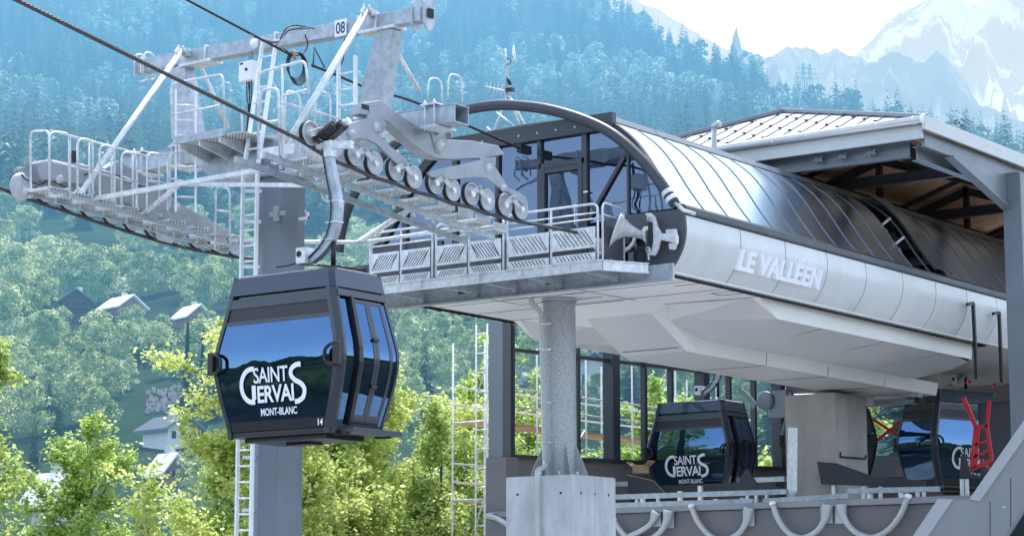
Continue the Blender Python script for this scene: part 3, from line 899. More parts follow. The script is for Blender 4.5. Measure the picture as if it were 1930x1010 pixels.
# main crossarm
zr = P(857, 218, Y=TY).z; zl = P(262, 312, Y=TY).z
def zarm(x): return zr + (zl - zr) * (x + 22.2) / (-30.1 + 22.2)
b = MB()
A0 = V((-22.25, TY, zarm(-22.25))); A1 = V((-30.2, TY, zarm(-30.2)))
w_, h_, t_ = .36, .30, .016
b.beam(A0 + V((0, 0, h_ / 2)), A1 + V((0, 0, h_ / 2)), w_ + .05, t_)
b.beam(A0 - V((0, 0, h_ / 2)), A1 - V((0, 0, h_ / 2)), w_ + .05, t_)
b.beam(A0 + V((0, w_ / 2, 0)), A1 + V((0, w_ / 2, 0)), t_, h_ - t_ - .004)
b.beam(A0 - V((0, w_ / 2, 0)), A1 - V((0, w_ / 2, 0)), t_, h_ - t_ - .004)
arm = b.build('crossarm', m_galv, pyl)
for x in (-22.75, -23.75, -28.7, -29.7):
    b = MB(); z = zarm(x)
    for dx in (-.1, .1):
        for dy in (-.235, .235):
            b.cyl((x + dx, TY + dy, z - .24), (x + dx, TY + dy, z + .27), .014, 6)
            b.cyl((x + dx, TY + dy, z + .2), (x + dx, TY + dy, z + .235), .03, 6)
    b.box((x, TY, z + .19), (.34, .56, .025)); b.box((x, TY, z - .185), (.34, .56, .025))
    b.build('clamp', m_galv2, arm)
# head between column and crossarm
b = MB()
z0 = ztop - .35
b.prism([(XM - 2.0, TY - .26, zarm(XM - 2) - .16), (XM - 1.3, TY - .26, z0 - .02), (XM + 1.3, TY - .26, z0 - .1), (XM + 2.0, TY - .26, zarm(XM + 2) - .16)], (0, .52, 0))
b.lathe((XM, TY, z0 - .12), (0, 0, 1), [(0, .43), (0, .60), (.06, .60), (.06, .43)], 24)
b.build('head', m_galv, pyl, bevel=.02)
# gantry beam on two leaning masts
G0 = P(262, 128, Y=TY); G1 = P(800, 28, Y=TY)
def gz(x): return G0.z + (G1.z - G0.z) * (x - G0.x) / (G1.x - G0.x)
b = MB(); b.beam(G0, G1, .24, .25); gant = b.build('gantry_beam', m_galv, pyl, bevel=.006)
for x in [G0.x + (G1.x - G0.x) * k for k in (.03, .27, .52, .80, .86)]:
    b = MB(); b.box((x, TY, gz(x)), (.03, .30, .31)); b.build('flange', m_galv2, gant)
for x in (-24.0, -28.35):
    b = MB(); b.box((x, TY, gz(x) - .15), (.8, .34, .05)); b.build('flange', m_galv2, gant)
for sx in (-.13, .13):
    b = MB(); c = V((G1.x - .05 + sx, TY, G1.z))
    b.prism([c + V((0, -.15, -.16)), c + V((0, -.04, -.30)), c + V((0, .04, -.30)), c + V((0, .15, -.16)), c + V((0, .15, .18)), c + V((0, .05, .31)), c + V((0, -.05, .31)), c + V((0, -.15, .18))], (.035, 0, 0))
    b.build('end_plate', m_galv, gant)
b = MB(); b.box(G1 + V((.14, 0, 0)), (.012, .15, .16)); b.build('opening', m_seam, gant)
for sx in (.05, .28):
    b = MB(); c = V((G0.x + sx, TY, G0.z))
    b.tube(rnd_corner([c + V((0, -.16, -.2)), c + V((0, -.16, .2)), c + V((0, .0, .26)), c + V((0, .14, .2)), c + V((0, .14, -.24)), c + V((0, -.05, -.28))], .08), .018, 6)
    b.build('hook', m_galv2, gant)
def mast(xb, xt):
    b = MB()
    a = V((xb, TY, zarm(xb) + .12)); t = V((xt, TY, gz(xt) - .15))
    b.beam(a, t, .30, .60, up=(1, 0, 0), w2=.26, h2=.36)
    b.build('mast', m_galv, pyl, bevel=.008)
mast(P(700, 190, Y=TY).x, P(735, 55, Y=TY).x)
mast(P(360, 250, Y=TY).x, P(343, 130, Y=TY).x)
def strut(a, c, r=.036, gap=.075, nm='strut'):
    a = V(a); c = V(c); s = (c - a).cross(V((0, 1, 0))).normalized() * gap / 2
    b = MB()
    b.tube([a + s, c + s], r, 8); b.tube([a - s, c - s], r, 8)
    b.beam(a + (a - c).normalized() * .0, a + (c - a).normalized() * .12, .05, .2, up=(0, 1, 0))
    b.beam(c, c + (a - c).normalized() * .12, .05, .2, up=(0, 1, 0))
    b.build(nm, m_galv2, pyl)
strut(P(691, 21, Y=TY - .3), P(530, 290, X=-24.35))
strut(P(341, 97, Y=TY - .3), P(149, 369, X=-28.15))
for a, c in ((P(745, 92, Y=TY + .25), P(790, 172, Y=TY + 1.6)), (P(378, 124, Y=TY + .25), P(430, 242, Y=TY + 1.6))):
    b = MB(); b.tube([a, c], .035, 8); b.build('strut', m_galv2, pyl)
for px in (691, 341):
    b = MB(); c = P(px, 21 if px > 500 else 97, Y=TY - .3)
    b.cyl(c + V((-.12, 0, .0)), c + V((.12, 0, .0)), .035, 10); b.cyl(c + V((-.05, -.02, -.05)), c + V((-.05, -.02, .12)), .02, 8); b.cyl(c + V((.07, -.02, -.05)), c + V((.07, -.02, .09)), .02, 8); b.box(c + V((0, .13, -.02)), (.16, .2, .1))
    b.build('bolt', m_hub, gant)
# number plate
c = P(642, 53, Y=TY - .15)
b = MB(); b.box(c, (.27, .008, .30)); pl = b.build('number_plate', m_white, pyl, label='white plate with the number 08')
b = MB(); put_text(b, text_geo('08', 1, .02, .82), c + V((0, -.0065, 0)), (1, 0, 0), (0, 0, 1), height=.21, width=.21)
b.build('number', m_navy, pl)
# white insulator disc, control box and its hanging cables
c = P(478, 83, Y=TY - .17); b = MB(); b.lathe(c + V((0, .04, 0)), (0, -1, 0), [(0, .0), (0, .09), (.05, .09), (.05, .03), (.06, .03), (.06, 0)], 16); b.build('insulator', m_white, pyl)
c = P(470, 136, Y=TY - .30)
b = MB(); b.box(c, (.32, .22, .36)); cb = b.build('control_box', m_white, pyl, bevel=.012)
b = MB(); b.cyl(c + V((.03, -.11, .02)), c + V((.03, -.125, .02)), .03, 12); b.box(c + V((-.09, -.113, .14)), (.08, .006, .03)); b.build('knob', m_black, cb)
b = MB(); b.beam(P(472, 98, Y=TY - .2), P(473, 120, Y=TY - .22), .10, .03, up=(0, 1, 0)); b.build('hanger_plate', m_steel_mid, cb)
for k in range(4):
    b = MB(); x = -.06 + .04 * k
    pts = [c + V((x, 0, -.18)), c + V((x + .03 * math.sin(k * 2), .02, -.5)), P(468 + k * 2, 200, Y=TY - .3), P(466 + 2 * k, 235, Y=TY - .35), P(462 + k, 262, Y=TY - .4), P(463 + k, 292, Y=TY - .45)]
    b.tube(arc(pts, 6), .012, 5); b.build('cable', m_black, cb)
# ladders
def ladder(a0, a1, half, step=.27, name='ladder', r=.022):
    a0 = V(a0); a1 = V(a1); half = V(half); n = int((a1 - a0).length / step)
    b = MB()
    for s in (-1, 1):
        b.beam(a0 + half * s, a1 + half * s, .035, .075, up=half.cross(a1 - a0))
    for i in range(1, n):
        p = a0.lerp(a1, i / n); b.cyl(p - half, p + half, .017, 6)
    return b.build(name, m_alu, pyl)
LX = TY - .62
lb = P(471, 1010, Y=LX); lt = P(472, 318, Y=LX)
ld_ = ladder((lt.x, LX, -8.4), lt, (.17, 0, 0))
b = MB()
for py in (960, 860, 620, 500, 357, 415):
    p = P(471, py, Y=LX); b.beam(p + V((-.2, .03, 0)), (XM - .1, TY - .36, p.z), .05, .06)
b.build('stand_off', m_galv2, ld_)
la = P(474, 310, Y=LX - .05); lb = P(508, 78, Y=TY - .22)
ladder(la, lb, (.165, 0, 0))
ladder(P(654, 228, Y=TY - .5), P(654, 108, Y=TY - .5), (.19, 0, 0))
ladder(P(350, 400, X=-28.0), P(350, 170, X=-28.0), (.13, .12, 0))
# middle platform left of the mast
b = MB(); pa = P(327, 266, Y=TY - 1.0); pb = P(423, 249, Y=TY - 1.0)
b.box((pa + pb) / 2 + V((0, 0, 0)), ((pb - pa).length, .03, .14)); pc = (pa + pb) / 2
plat = b.build('platform', m_galv, pyl)
b = MB(); b.box(pc + V((.2, .42, -.04)), ((pb - pa).length + .4, .8, .03)); b.build('grating', m_grate, plat)
for k in (-.5, 0, .5):
    b = MB(); p = pc + V((k, .4, -.16)); b.prism([p + V((0, -.4, .08)), p + V((0, .45, .08)), p + V((0, .45, -.16)), p + V((0, -.4, .0))], (.03, 0, 0)); b.build('bracket', m_galv2, plat)
def rail(pts, parent, r=.021, nm='handrail', m=None):
    b = MB(); b.tube(rnd_corner(pts, .14, 4), r, 7); return b.build(nm, m or m_galv2, parent)
Yp = TY - 1.0
rail([P(325, 262, Y=Yp), P(322, 158, Y=Yp), P(421, 140, Y=Yp), P(424, 246, Y=Yp)], plat)
rail([P(323, 217, Y=Yp), P(413, 199, Y=Yp)], plat, .017)
rail([P(370, 150, Y=Yp), P(374, 254, Y=Yp)], plat, .017)
rail([P(424, 195, Y=Yp), P(455, 206, Y=TY - .2), P(457, 262, Y=TY - .2)], plat, .019)
# tie bars between the two walkways
def bar(a, c, w=.06, nm='tie_bar', rnd=False):
    b = MB()
    if rnd: b.tube([a, c], w / 2, 8)
    else: b.beam(a, c, w, w)
    return b.build(nm, m_galv2, pyl)
a = P(183, 374, X=-28.1); c = P(505, 318, X=-24.5); bar(a, c, .075); bar(P(272, 402, X=-28.1), a.lerp(c, .50), .075, rnd=True)
bar(P(345, 347, X=-28.1), P(612, 350, X=-24.0), .07)
YB = 32.0
bar(P(455, 455, X=-28.1), P(684, 457, Y=YB), .08, rnd=True); bar(P(684, 457, Y=YB), P(905, 424, X=-23.75), .075, rnd=True); bar(P(680, 453, Y=YB), P(765, 400, X=-24.05), .11, rnd=True)

# ---------------------------------------------------------------- walkways beside the sheaves
def walkway(name, label, treads, X, str0, str1, wid=.74, toe=True):
    root = empty(name, P(*treads[0], X=X), label, 'walkway', 'pylon maintenance walkways')
    s0 = P(*str0, X=X); s1 = P(*str1, X=X)
    for dx in (-wid * .42, wid * .42):
        b = MB(); b.beam(s0 + V((dx, 0, 0)), s1 + V((dx, 0, 0)), .05, .10 if toe else .07); b.build('stringer', m_galv, root)
    ps = [P(*t, X=X) for t in treads]
    for i, p in enumerate(ps):
        b = MB(); b.box(p, (wid, .34, .035)); t = b.build('tread', m_grate, root)
        b = MB()
        if toe: b.box(p + V((wid / 2 + .012, 0, .05)), (.018, .42, .15))
        b.box(p + V((-wid / 2 - .012, 0, .03)), (.018, .42, .07))
        b.box(p + V((0, .185, .01)), (wid, .02, .07)); b.box(p + V((0, -.185, .0)), (wid, .012, .05))
        for sx in (-.25, .25): b.box(p + V((sx, -.12, -.06)), (.03, .06, .09))
        b.build('toe_plate', m_galv2, t)
    return root
wn = walkway('maintenance_walkway', 'stepped galvanised walkway beside the nearer rope sheaves', [(561, 306), (599, 320), (641, 334), (683, 349), (727, 364), (772, 381), (810, 396), (846, 410), (879, 424), (912, 438)], -23.95, (470, 296), (905, 452))
wf = walkway('maintenance_walkway', 'railed galvanised walkway on the far side of the pylon', [(88, 360), (133, 371), (178, 382), (222, 395), (266, 408), (310, 421), (354, 434), (397, 447), (437, 460)], -28.35, (70, 359), (450, 472), .66, False)
for xl, xr, yt, yb1, yb2 in ((93, 132, 248, 362, 372), (146, 175, 261, 362, 366), (188, 216, 273, 372, 376), (229, 258, 286, 384, 392), (277, 316, 288, 398, 396), (320, 368, 288, 390, 400)):
    rail([P(xl, yb1, X=-28.02), P(xl, yt, X=-28.02), P(xr, yt + 4, X=-28.02), P(xr, yb2, X=-28.02)], wf)
    rail([P(xl, (yb1 + yt) / 2 - 3, X=-28.02), P(xr, (yb2 + yt) / 2 + 3, X=-28.02)], wf, .017)
rail([P(58, 366, X=-28.7), P(57, 248, X=-28.7), P(93, 247, X=-28.02), P(93, 360, X=-28.02)], wf)
rail([P(58, 309, X=-28.7), P(93, 302, X=-28.02), P(262, 346, X=-28.02)], wf, .018)
rail([P(95, 246, X=-28.75), P(250, 287, X=-28.75), P(300, 300, X=-28.75), P(300, 380, X=-28.75)], wf)
for px, yt in ((130, 258), (168, 267), (210, 279), (250, 290)):
    rail([P(px, yt, X=-28.75), P(px + 1, yt + 105, X=-28.75)], wf, .018)
rail([P(405, 470, X=-28.02), P(407, 350, X=-28.02), P(433, 355, X=-28.02), P(434, 460, X=-28.02)], wf)
rail([P(408, 396, X=-28.02), P(432, 400, X=-28.02)], wf, .017)
Yn = P(487, 290, X=-24.35).y
rail([P(487, 300, Y=Yn), P(487, 138, Y=Yn), P(576, 114, Y=Yn), P(582, 176, Y=Yn)], wn, .024)
rail([P(490, 212, Y=Yn), P(490, 170, Y=Yn), P(525, 166, Y=Yn), P(528, 292, Y=Yn)], wn, .024)
rail([P(532, 122, Y=Yn), P(533, 292, Y=Yn)], wn, .02)
rail([P(488, 232, Y=Yn), P(528, 228, Y=Yn)], wn, .02)
rail([P(532, 181, Y=Yn), P(582, 169, Y=Yn)], wn, .017)
rail([P(530, 192, X=-24.35), P(660, 230, X=-24.35), P(720, 250, X=-24.35)], wn, .02)
for x0 in (548, 605):
    rail([P(x0 - 12, 285, X=-24.35), P(x0 - 10, 170, X=-24.35), P(x0 + 18, 178, X=-24.35), P(x0 + 18, 290, X=-24.35)], wn, .019)
for x0 in (806, 844):
    rail([P(x0, 188, X=-24.35), P(x0 + 2, 147 if x0 < 820 else 139, X=-24.35), P(x0 + 26, 150 if x0 < 820 else 144, X=-24.35), P(x0 + 28, 192, X=-24.35)], wn, .017)
b = MB(); q0 = P(487, 290, Y=Yn); q1 = P(556, 280, Y=Yn); b.box((q0 + q1) / 2, ((q1 - q0).length, .025, .16)); b.build('toe_plate', m_galv2, wn)

# ---------------------------------------------------------------- sheave assemblies and ropes
def sheave_mesh(parent, c, r, first=None):
    if first is not None:
        o = first.copy(); COL.objects.link(o); o.parent = parent
        c0 = sheave_mesh.c0; o.location = V(c) - c0
        for ch in list(first.children):
            d = ch.copy(); COL.objects.link(d); d.parent = o
        return o
    sheave_mesh.c0 = V(c)
    b = MB(); b.lathe(V(c) - V((.05, 0, 0)), (1, 0, 0), [(0, .03), (0, r * .86), (.014, r * .9), (.08, r * .9), (.082, r * .985), (.1, r * .96), (.1, r * .84), (.078, r * .80), (.072, r * .3), (.1, r * .24), (.1, 0)], 28)
    o = b.build('sheave', m_sheave, parent)
    b = MB(); b.lathe(V(c) - V((.05, 0, 0)), (1, 0, 0), [(.006, r * .86), (.004, r), (.03, r * 1.02), (.045, r * .985), (.06, r * 1.02), (.079, r), (.079, r * .86)], 28)
    b.build('tyre', m_rubber, o)
    b = MB(); b.lathe(V(c) + V((.05, 0, 0)), (1, 0, 0), [(0, .03), (.02, .03), (.02, 0)], 6, False)
    b.build('axle_nut', m_arm, o)
    return o
def plate(pts, X, th, hubs=()):
    b = MB(); b.prism([P(x, y, X=X) for x, y in pts], (th, 0, 0)); return b
def z2p(pts): return [(540 + x / 3.366, 180 + y / 3.366) for x, y in pts]
near = empty('sheave_assembly', (XR, TY, zarm(XR)), 'rocking sheave train hung under the nearer end of the crossarm', 'sheave train', 'rope sheave trains')
NS = [(583, 252), (626, 275)] + z2p([(430, 375), (550, 430), (687, 470), (800, 520), (937, 555), (1045, 600), (1165, 625), (1265, 663), (1378, 695), (1478, 718)])
first = None; bott = []
for q in NS:
    c = P(*q, X=XR); bott.append(c - V((0, 0, .205)))
    o = sheave_mesh(near, c, .205, first)
    if first is None: first = o
# main rocking beam, V-shaped box section
XB = XR - .06
def pivot(q, X, r=.13):
    c = P(*q, X=X)
    b = MB(); b.lathe(c, (1, 0, 0), [(0, r), (.05, r), (.05, r * .9), (.07, r * .88), (.07, 0)], 24)
    for k in range(6):
        a = k * math.pi / 3; b.cyl(c + V((.06, math.cos(a) * r * .66, math.sin(a) * r * .66)), c + V((.085, math.cos(a) * r * .66, math.sin(a) * r * .66)), r * .10, 6)
    return b
b = plate(z2p([(395, 130), (420, 60), (530, 42), (620, 112), (700, 170), (800, 235), (880, 275), (960, 292), (1110, 298), (1275, 328), (1318, 385), (1180, 408), (980, 418), (880, 408), (800, 370), (700, 290), (615, 205), (560, 170), (500, 150)]), XB - .12, .24)
mb_ = b.build('main_beam', m_arm, near, bevel=.012)
b = MB(); p0, p1 = [P(*q, X=XB) for q in z2p([(440, 85), (490, 78)])]; c = (p0 + p1) / 2; b.box(c + V((.122, 0, 0)), (.012, .18, .08)); b.build('opening', m_seam, mb_)
for nm, poly, piv in (('end_bracket', [(500, 130), (520, 100), (550, 108), (625, 180), (600, 240), (575, 258), (525, 235), (505, 180)], (557, 205)),
                      ('hanger_bracket', [(890, 185), (1020, 200), (1015, 240), (990, 330), (970, 372), (940, 365), (925, 320), (905, 240)], (965, 318)),
                      ('end_bracket', [(1215, 395), (1318, 395), (1312, 470), (1290, 508), (1250, 505), (1222, 450)], (1270, 464))):
    b = plate(z2p(poly), XB + .10, .045); o = b.build(nm, m_arm, near, bevel=.008)
    b = pivot(z2p([piv])[0], XB + .125, .095); b.build('pivot', m_hub, o)
b = MB(); p = P(*z2p([(962, 230)])[0], X=XR); 
for dy in (-.17, .17): b.prism([p + V((-.2, dy - .02, .30)), p + V((.22, dy - .02, .30)), p + V((.16, dy - .02, -.1)), p + V((-.12, dy - .02, -.1))], (0, .04, 0))
b.build('saddle', m_arm, near)
for poly, pv in (([(372, 190), (395, 178), (500, 148), (560, 180), (580, 262), (650, 330), (742, 398), (765, 440), (745, 462), (700, 448), (640, 390), (560, 312), (500, 282), (440, 275), (395, 285), (372, 240)], (407, 242)),
                 ([(885, 490), (960, 468), (1220, 412), (1300, 440), (1340, 500), (1395, 590), (1450, 610), (1500, 640), (1520, 690), (1490, 700), (1430, 640), (1330, 580), (1250, 525), (1180, 520), (1060, 535), (960, 530), (905, 520)], (1365, 588))):
    b = plate(z2p(poly), XR + .065, .05); o = b.build('rocker_arm', m_arm, near, bevel=.008)
    b = pivot(z2p([pv])[0], XR + .11, .05); b.build('pivot', m_hub, o)
    b = plate(z2p(poly), XR - .115, .05); b.build('rocker_arm', m_arm, near)
for i in range(0, len(NS) - 1, 2):
    q0, q1 = NS[i], NS[i + 1]
    c0, c1 = P(*q0, X=XR + .12), P(*q1, X=XR + .12); m_ = (c0 + c1) / 2 + V((0, 0, .16))
    b = MB()
    b.prism([c0 + V((0, -.03, -.03)), c0 + V((0, .03, -.03)), m_ + V((0, .0, -.07)), c1 + V((0, -.03, -.03)), c1 + V((0, .03, -.03)), c1 + V((0, .03, .03)), m_ + V((0, .06, .03)), m_ + V((0, -.04, .03)), c0 + V((0, -.03, .04))], (.03, 0, 0))
    o = b.build('sheave_bracket', m_sheave, near, bevel=.006)
    for c in (c0, c1):
        b = MB(); b.prism([c + V((.036, -.045, .03)), c + V((.036, .0, -.06)), c + V((.036, .075, -.03)), c + V((.036, .05, .03))], (.03, 0, 0)); b.build('guard', m_galv2, o)
    b = pivot((0, 0), XR) if False else MB(); b.lathe(m_, (1, 0, 0), [(0, .045), (.06, .045), (.06, 0)], 14); b.build('pivot', m_arm, o)

far = empty('sheave_assembly', (XL, TY, zarm(XL)), 'sheave train on the far rope behind the railed walkway', 'sheave train', 'rope sheave trains')
first = None; bottf = []
ROPF = lambda x: float(np.interp(x, [-60, 0, 119, 198, 277, 344, 443, 480], [333, 353, 392, 419, 444, 463, 482, 488]))
FS = [(x, ROPF(x) - 20) for x in (38, 84, 128, 168, 210, 248, 288, 330, 370, 408, 440)]
for q in FS:
    c = P(*q, X=XL); bottf.append(c - V((0, 0, .205)))
    o = sheave_mesh(far, c, .205, first)
    if first is None: first = o
zf = ROPF
b = plate([(48, zf(48) - 62), (110, zf(110) - 80), (180, zf(180) - 92), (205, 306), (262, 338), (320, 385), (415, zf(420) - 40), (418, zf(425) - 28), (320, zf(330) - 32), (240, zf(240) - 45), (160, zf(160) - 55), (60, zf(60) - 32)], XL + .07, .24)
b.build('main_beam', m_arm, far, bevel=.012)
for pl_ in ([(28, 318), (70, 310), (140, 330), (165, zf(165) - 20), (130, zf(130) - 22), (70, 352), (40, 350)], [(225, 360), (300, 372), (400, 425), (410, zf(410) - 15), (300, zf(300) - 20), (235, zf(235) - 20)]):
    b = plate(pl_, XL + .07, .05); b.build('rocker_arm', m_arm, far, bevel=.008)
for q in ((110, 338), (250, 352), (330, 392)):
    b = pivot(q, XL + .3, .07); b.build('pivot', m_hub, far)
b = MB()
for q in ((55, 350), (82, 335)): b.tube(arc([P(q[0] - 14, q[1] - 22, X=XL + .2), P(q[0] - 6, q[1] - 12, X=XL + .24), P(q[0] + 20, q[1] - 2, X=XL + .26), P(q[0] + 40, q[1] - 10, X=XL + .26), P(q[0] + 75, q[1] + 6, X=XL + .26)], 6), .013, 5)
b.tube(arc([P(160, 330, X=XL + .34), P(190, 318, X=XL + .36), P(230, 335, X=XL + .36), P(262, 350, X=XL + .36), P(300, 356, X=XL + .36)], 6), .013, 5)
b.build('cable', m_black, far)
b = MB(); c = P(38, 352, X=XL + .12); b.lathe(c, (1, 0, 0), [(0, .24), (.04, .24), (.08, .2), (.08, 0)], 20); b.build('guard', m_sheave, far)
b = MB(); c = P(297, 442, X=XL + .14); b.prism([c + V((0, -.16, .22)), c + V((0, .0, -.1)), c + V((0, .35, -.12)), c + V((0, .4, 0)), c + V((0, .1, .12))], (.05, 0, 0)); b.build('guard', m_sheave, far)
b = MB(); c = P(137, 296, X=XL + .2); b.box(c, (.12, .12, .2)); b.build('sensor', m_black, far)

def rope(name, pts, r, label, y0, y1):
    pts = [V(p) for p in pts]
    # strands twisted where the rope is near enough to show them
    seg = []
    L_ = 0; dense = []
    for i in range(len(pts) - 1):
        n = max(1, int((pts[i + 1] - pts[i]).length / .045))
        for k in range(n): dense.append(pts[i].lerp(pts[i + 1], k / n))
    dense.append(pts[-1])
    vis = [p for p in dense if y0 <= p.y <= y1]
    b = MB()
    for s in range(6):
        q = []
        for i, p in enumerate(vis):
            t = (vis[min(i + 1, len(vis) - 1)] - vis[max(i - 1, 0)]).normalized()
            u = t.cross(V((0, 0, 1))).normalized(); w_ = u.cross(t)
            a = s * math.pi / 3 + i * .045 / .42 * 2 * math.pi
            q.append(p + (u * math.cos(a) + w_ * math.sin(a)) * r * .62)
        b.tube(q, r * .42, 5)
    ends = [p for p in dense[::20] if p.y < y0] + [vis[0]]
    if len(ends) > 1: b.tube(ends, r * .95, 6)
    e2 = [vis[-1]] + [p for p in dense[::20] if p.y > y1]
    if len(e2) > 1: b.tube(e2, r * .95, 6)
    return b.build(name, m_rope, base=vis[0], label=label, cat='rope', group='lift haul ropes')
r0 = P(30, 0, X=XR); r1 = P(562, 262, X=XR); dv = (r1 - r0)
q = [r0 - dv * 12 + V((0, 0, 6)), r0 - dv * 5 + V((0, 0, 1.2)), r0 - dv, r0, r1 + V((0, 0, 0))] + [p - V((0, 0, .028)) for p in bott[1:]] + [P(1150, 450, X=XR), V((XR, 46, P(1150, 450, X=XR).z))]
rope('haul_rope', q, .034, 'thick twisted steel rope crossing the upper left sky and running under the near sheaves', 17, 34.5)
q0 = P(-10, 350, X=XL); dvf = q0 - P(38, ROPF(38), X=XL)
qf = [q0 + dvf * 30 + V((0, 0, 10)), q0 + dvf * 8 + V((0, 0, .6)), q0] + [p - V((0, 0, .028)) for p in bottf] + [V((XL, 34.2, P(1150, 450, X=XR).z)), V((XL, 46, P(1150, 450, X=XR).z))]
rope('haul_rope', qf, .034, 'twisted steel rope running under the sheaves of the far walkway', 22, 34)
# communication cable with spare loop
XC = -25.1
b = MB()
b.tube([P(-300, -340, X=XC), P(348, -2, X=XC), P(480, 68, X=XC), P(548, 104, X=XC)], .022, 6)
b.tube(arc([P(588, 124, X=XC), P(625, 138, X=XC), P(690, 165, X=XC), P(780, 192, X=XC), P(880, 236, X=XC), P(980, 280, X=XC), V((XC, 34.3, P(1010, 290, X=XC).z))], 6), .026, 6)
comm = b.build('signal_cable', m_black, base=P(480, 68, X=XC), label='black bundled signal cable with a hanging spare coil above the walkway', cat='cable')
for k in range(5):
    b = MB(); c = P(560, 122, X=XC); pts = []
    for i in range(25):
        a = i / 24 * 2 * math.pi; pts.append(c + V((.02 * k - .05 + .05 * math.cos(a), .16 * math.cos(a) * (1 + .04 * k), .24 * math.sin(a) * (1 + .05 * k) - .02 * k)))
    b.tube(pts, .011, 5); b.build('coil', m_black, comm)
for k in range(4):
    b = MB(); b.tube(arc([P(470 + 10 * k, 66 + 4 * k, X=XC), P(520, 78 + 3 * k, X=XC), P(545, 62 - 4 * k, X=XC), P(580 + 4 * k, 54, X=XC)], 7), .013, 5); b.build('strand', m_black if k % 2 else m_pipe, comm)
b = MB(); b.tube(arc([P(575, 66, X=XC), P(580, 85, X=XC), P(570, 102, X=XC), P(552, 104, X=XC), P(535, 92, X=XC)], 8), .012, 5); b.tube(arc([P(650, 72, X=XC), P(648, 90, X=XC), P(645, 118, X=XC), P(620, 150, X=XC)], 6), .013, 5)
b.tube([P(590, 128, X=XC), P(592, 90, X=XC), P(612, 128, X=XC)], .013, 5)
b.build('strand', m_black, comm)
b = MB(); b.box(P(988, 282, X=XC), (.1, .35, .16)); b.build('junction_box', m_black, comm)
b = MB(); b.tube([P(553, 98, X=XC + .03), P(556, 113, X=XC + .03)], .022, 6); b.build('tie', m_orange, comm)
# ---------------------------------------------------------------- gondola cabins (built at the origin: z=0 floor, -Y logo side, +X door side)
CC = V((-23.36, 25.90, 2.80))
ZP = [0, .15, .6, 1.02, 1.24, 1.7, 2.14, 2.49]
HXP = [1.08, 1.135, 1.27, 1.365, 1.365, 1.235, 1.115, 1.045]
HYP = [.615, .64, .685, .715, .715, .675, .635, .605]
CH = .075
ker = np.ones(9) / 9.
_zu = np.linspace(0, 2.49, 125); _sm = lambda v: np.convolve(np.pad(v, 4, mode='edge'), ker, 'valid')
HXS, HYS = _sm(_sm(_sm(np.interp(_zu, ZP, HXP)))), _sm(_sm(_sm(np.interp(_zu, ZP, HYP))))
def hx(z): return float(np.interp(z, _zu, HXS))
def hy(z): return float(np.interp(z, _zu, HYS))
def SF(side, u, z, off=0.0):
    """point on a cabin side, u in -1..1 left to right seen from outside"""
    if side == 'f': return V((u * (hx(z) - CH), -hy(z) - off, z))
    if side == 'b': return V((-u * (hx(z) - CH), hy(z) + off, z))
    if side == 'd': return V((hx(z) + off, u * (hy(z) - CH), z))
    return V((-hx(z) - off, -u * (hy(z) - CH), z))
def zs(z0, z1):
    n = max(1, int((z1 - z0) / .09)); return [z0 + (z1 - z0) * i / n for i in range(n + 1)]
def strip(b, side, u0, u1, z0, z1, off=0.0, thick=0.0, us0=None, nz=None):
    zz = zs(z0, z1)
    rows = [[SF(side, u0, z, off), SF(side, u1, z, off)] for z in zz]
    b.sheet(rows, abs(z1 - z0) > .5)
    if thick:
        for u in (u0, u1): b.sheet([[SF(side, u, z, off), SF(side, u, z, off - thick)] for z in zz], False)
        for z in (z0, z1): b.sheet([[SF(side, u0, z, off), SF(side, u1, z, off)], [SF(side, u0, z, off - thick), SF(side, u1, z, off - thick)]], False)
    return b
def stroke(pts, w, z=0.0):
    pts = [V((p[0], p[1], 0)) for p in pts]; vs = []; 
    for i, p in enumerate(pts):
        t = (pts[min(i + 1, len(pts) - 1)] - pts[max(i - 1, 0)]).normalized(); n = V((-t.y, t.x, 0))
        vs += [p + n * w / 2, p - n * w / 2]
    return vs, [(2 * i, 2 * i + 1, 2 * i + 3, 2 * i + 2) for i in range(len(pts) - 1)]

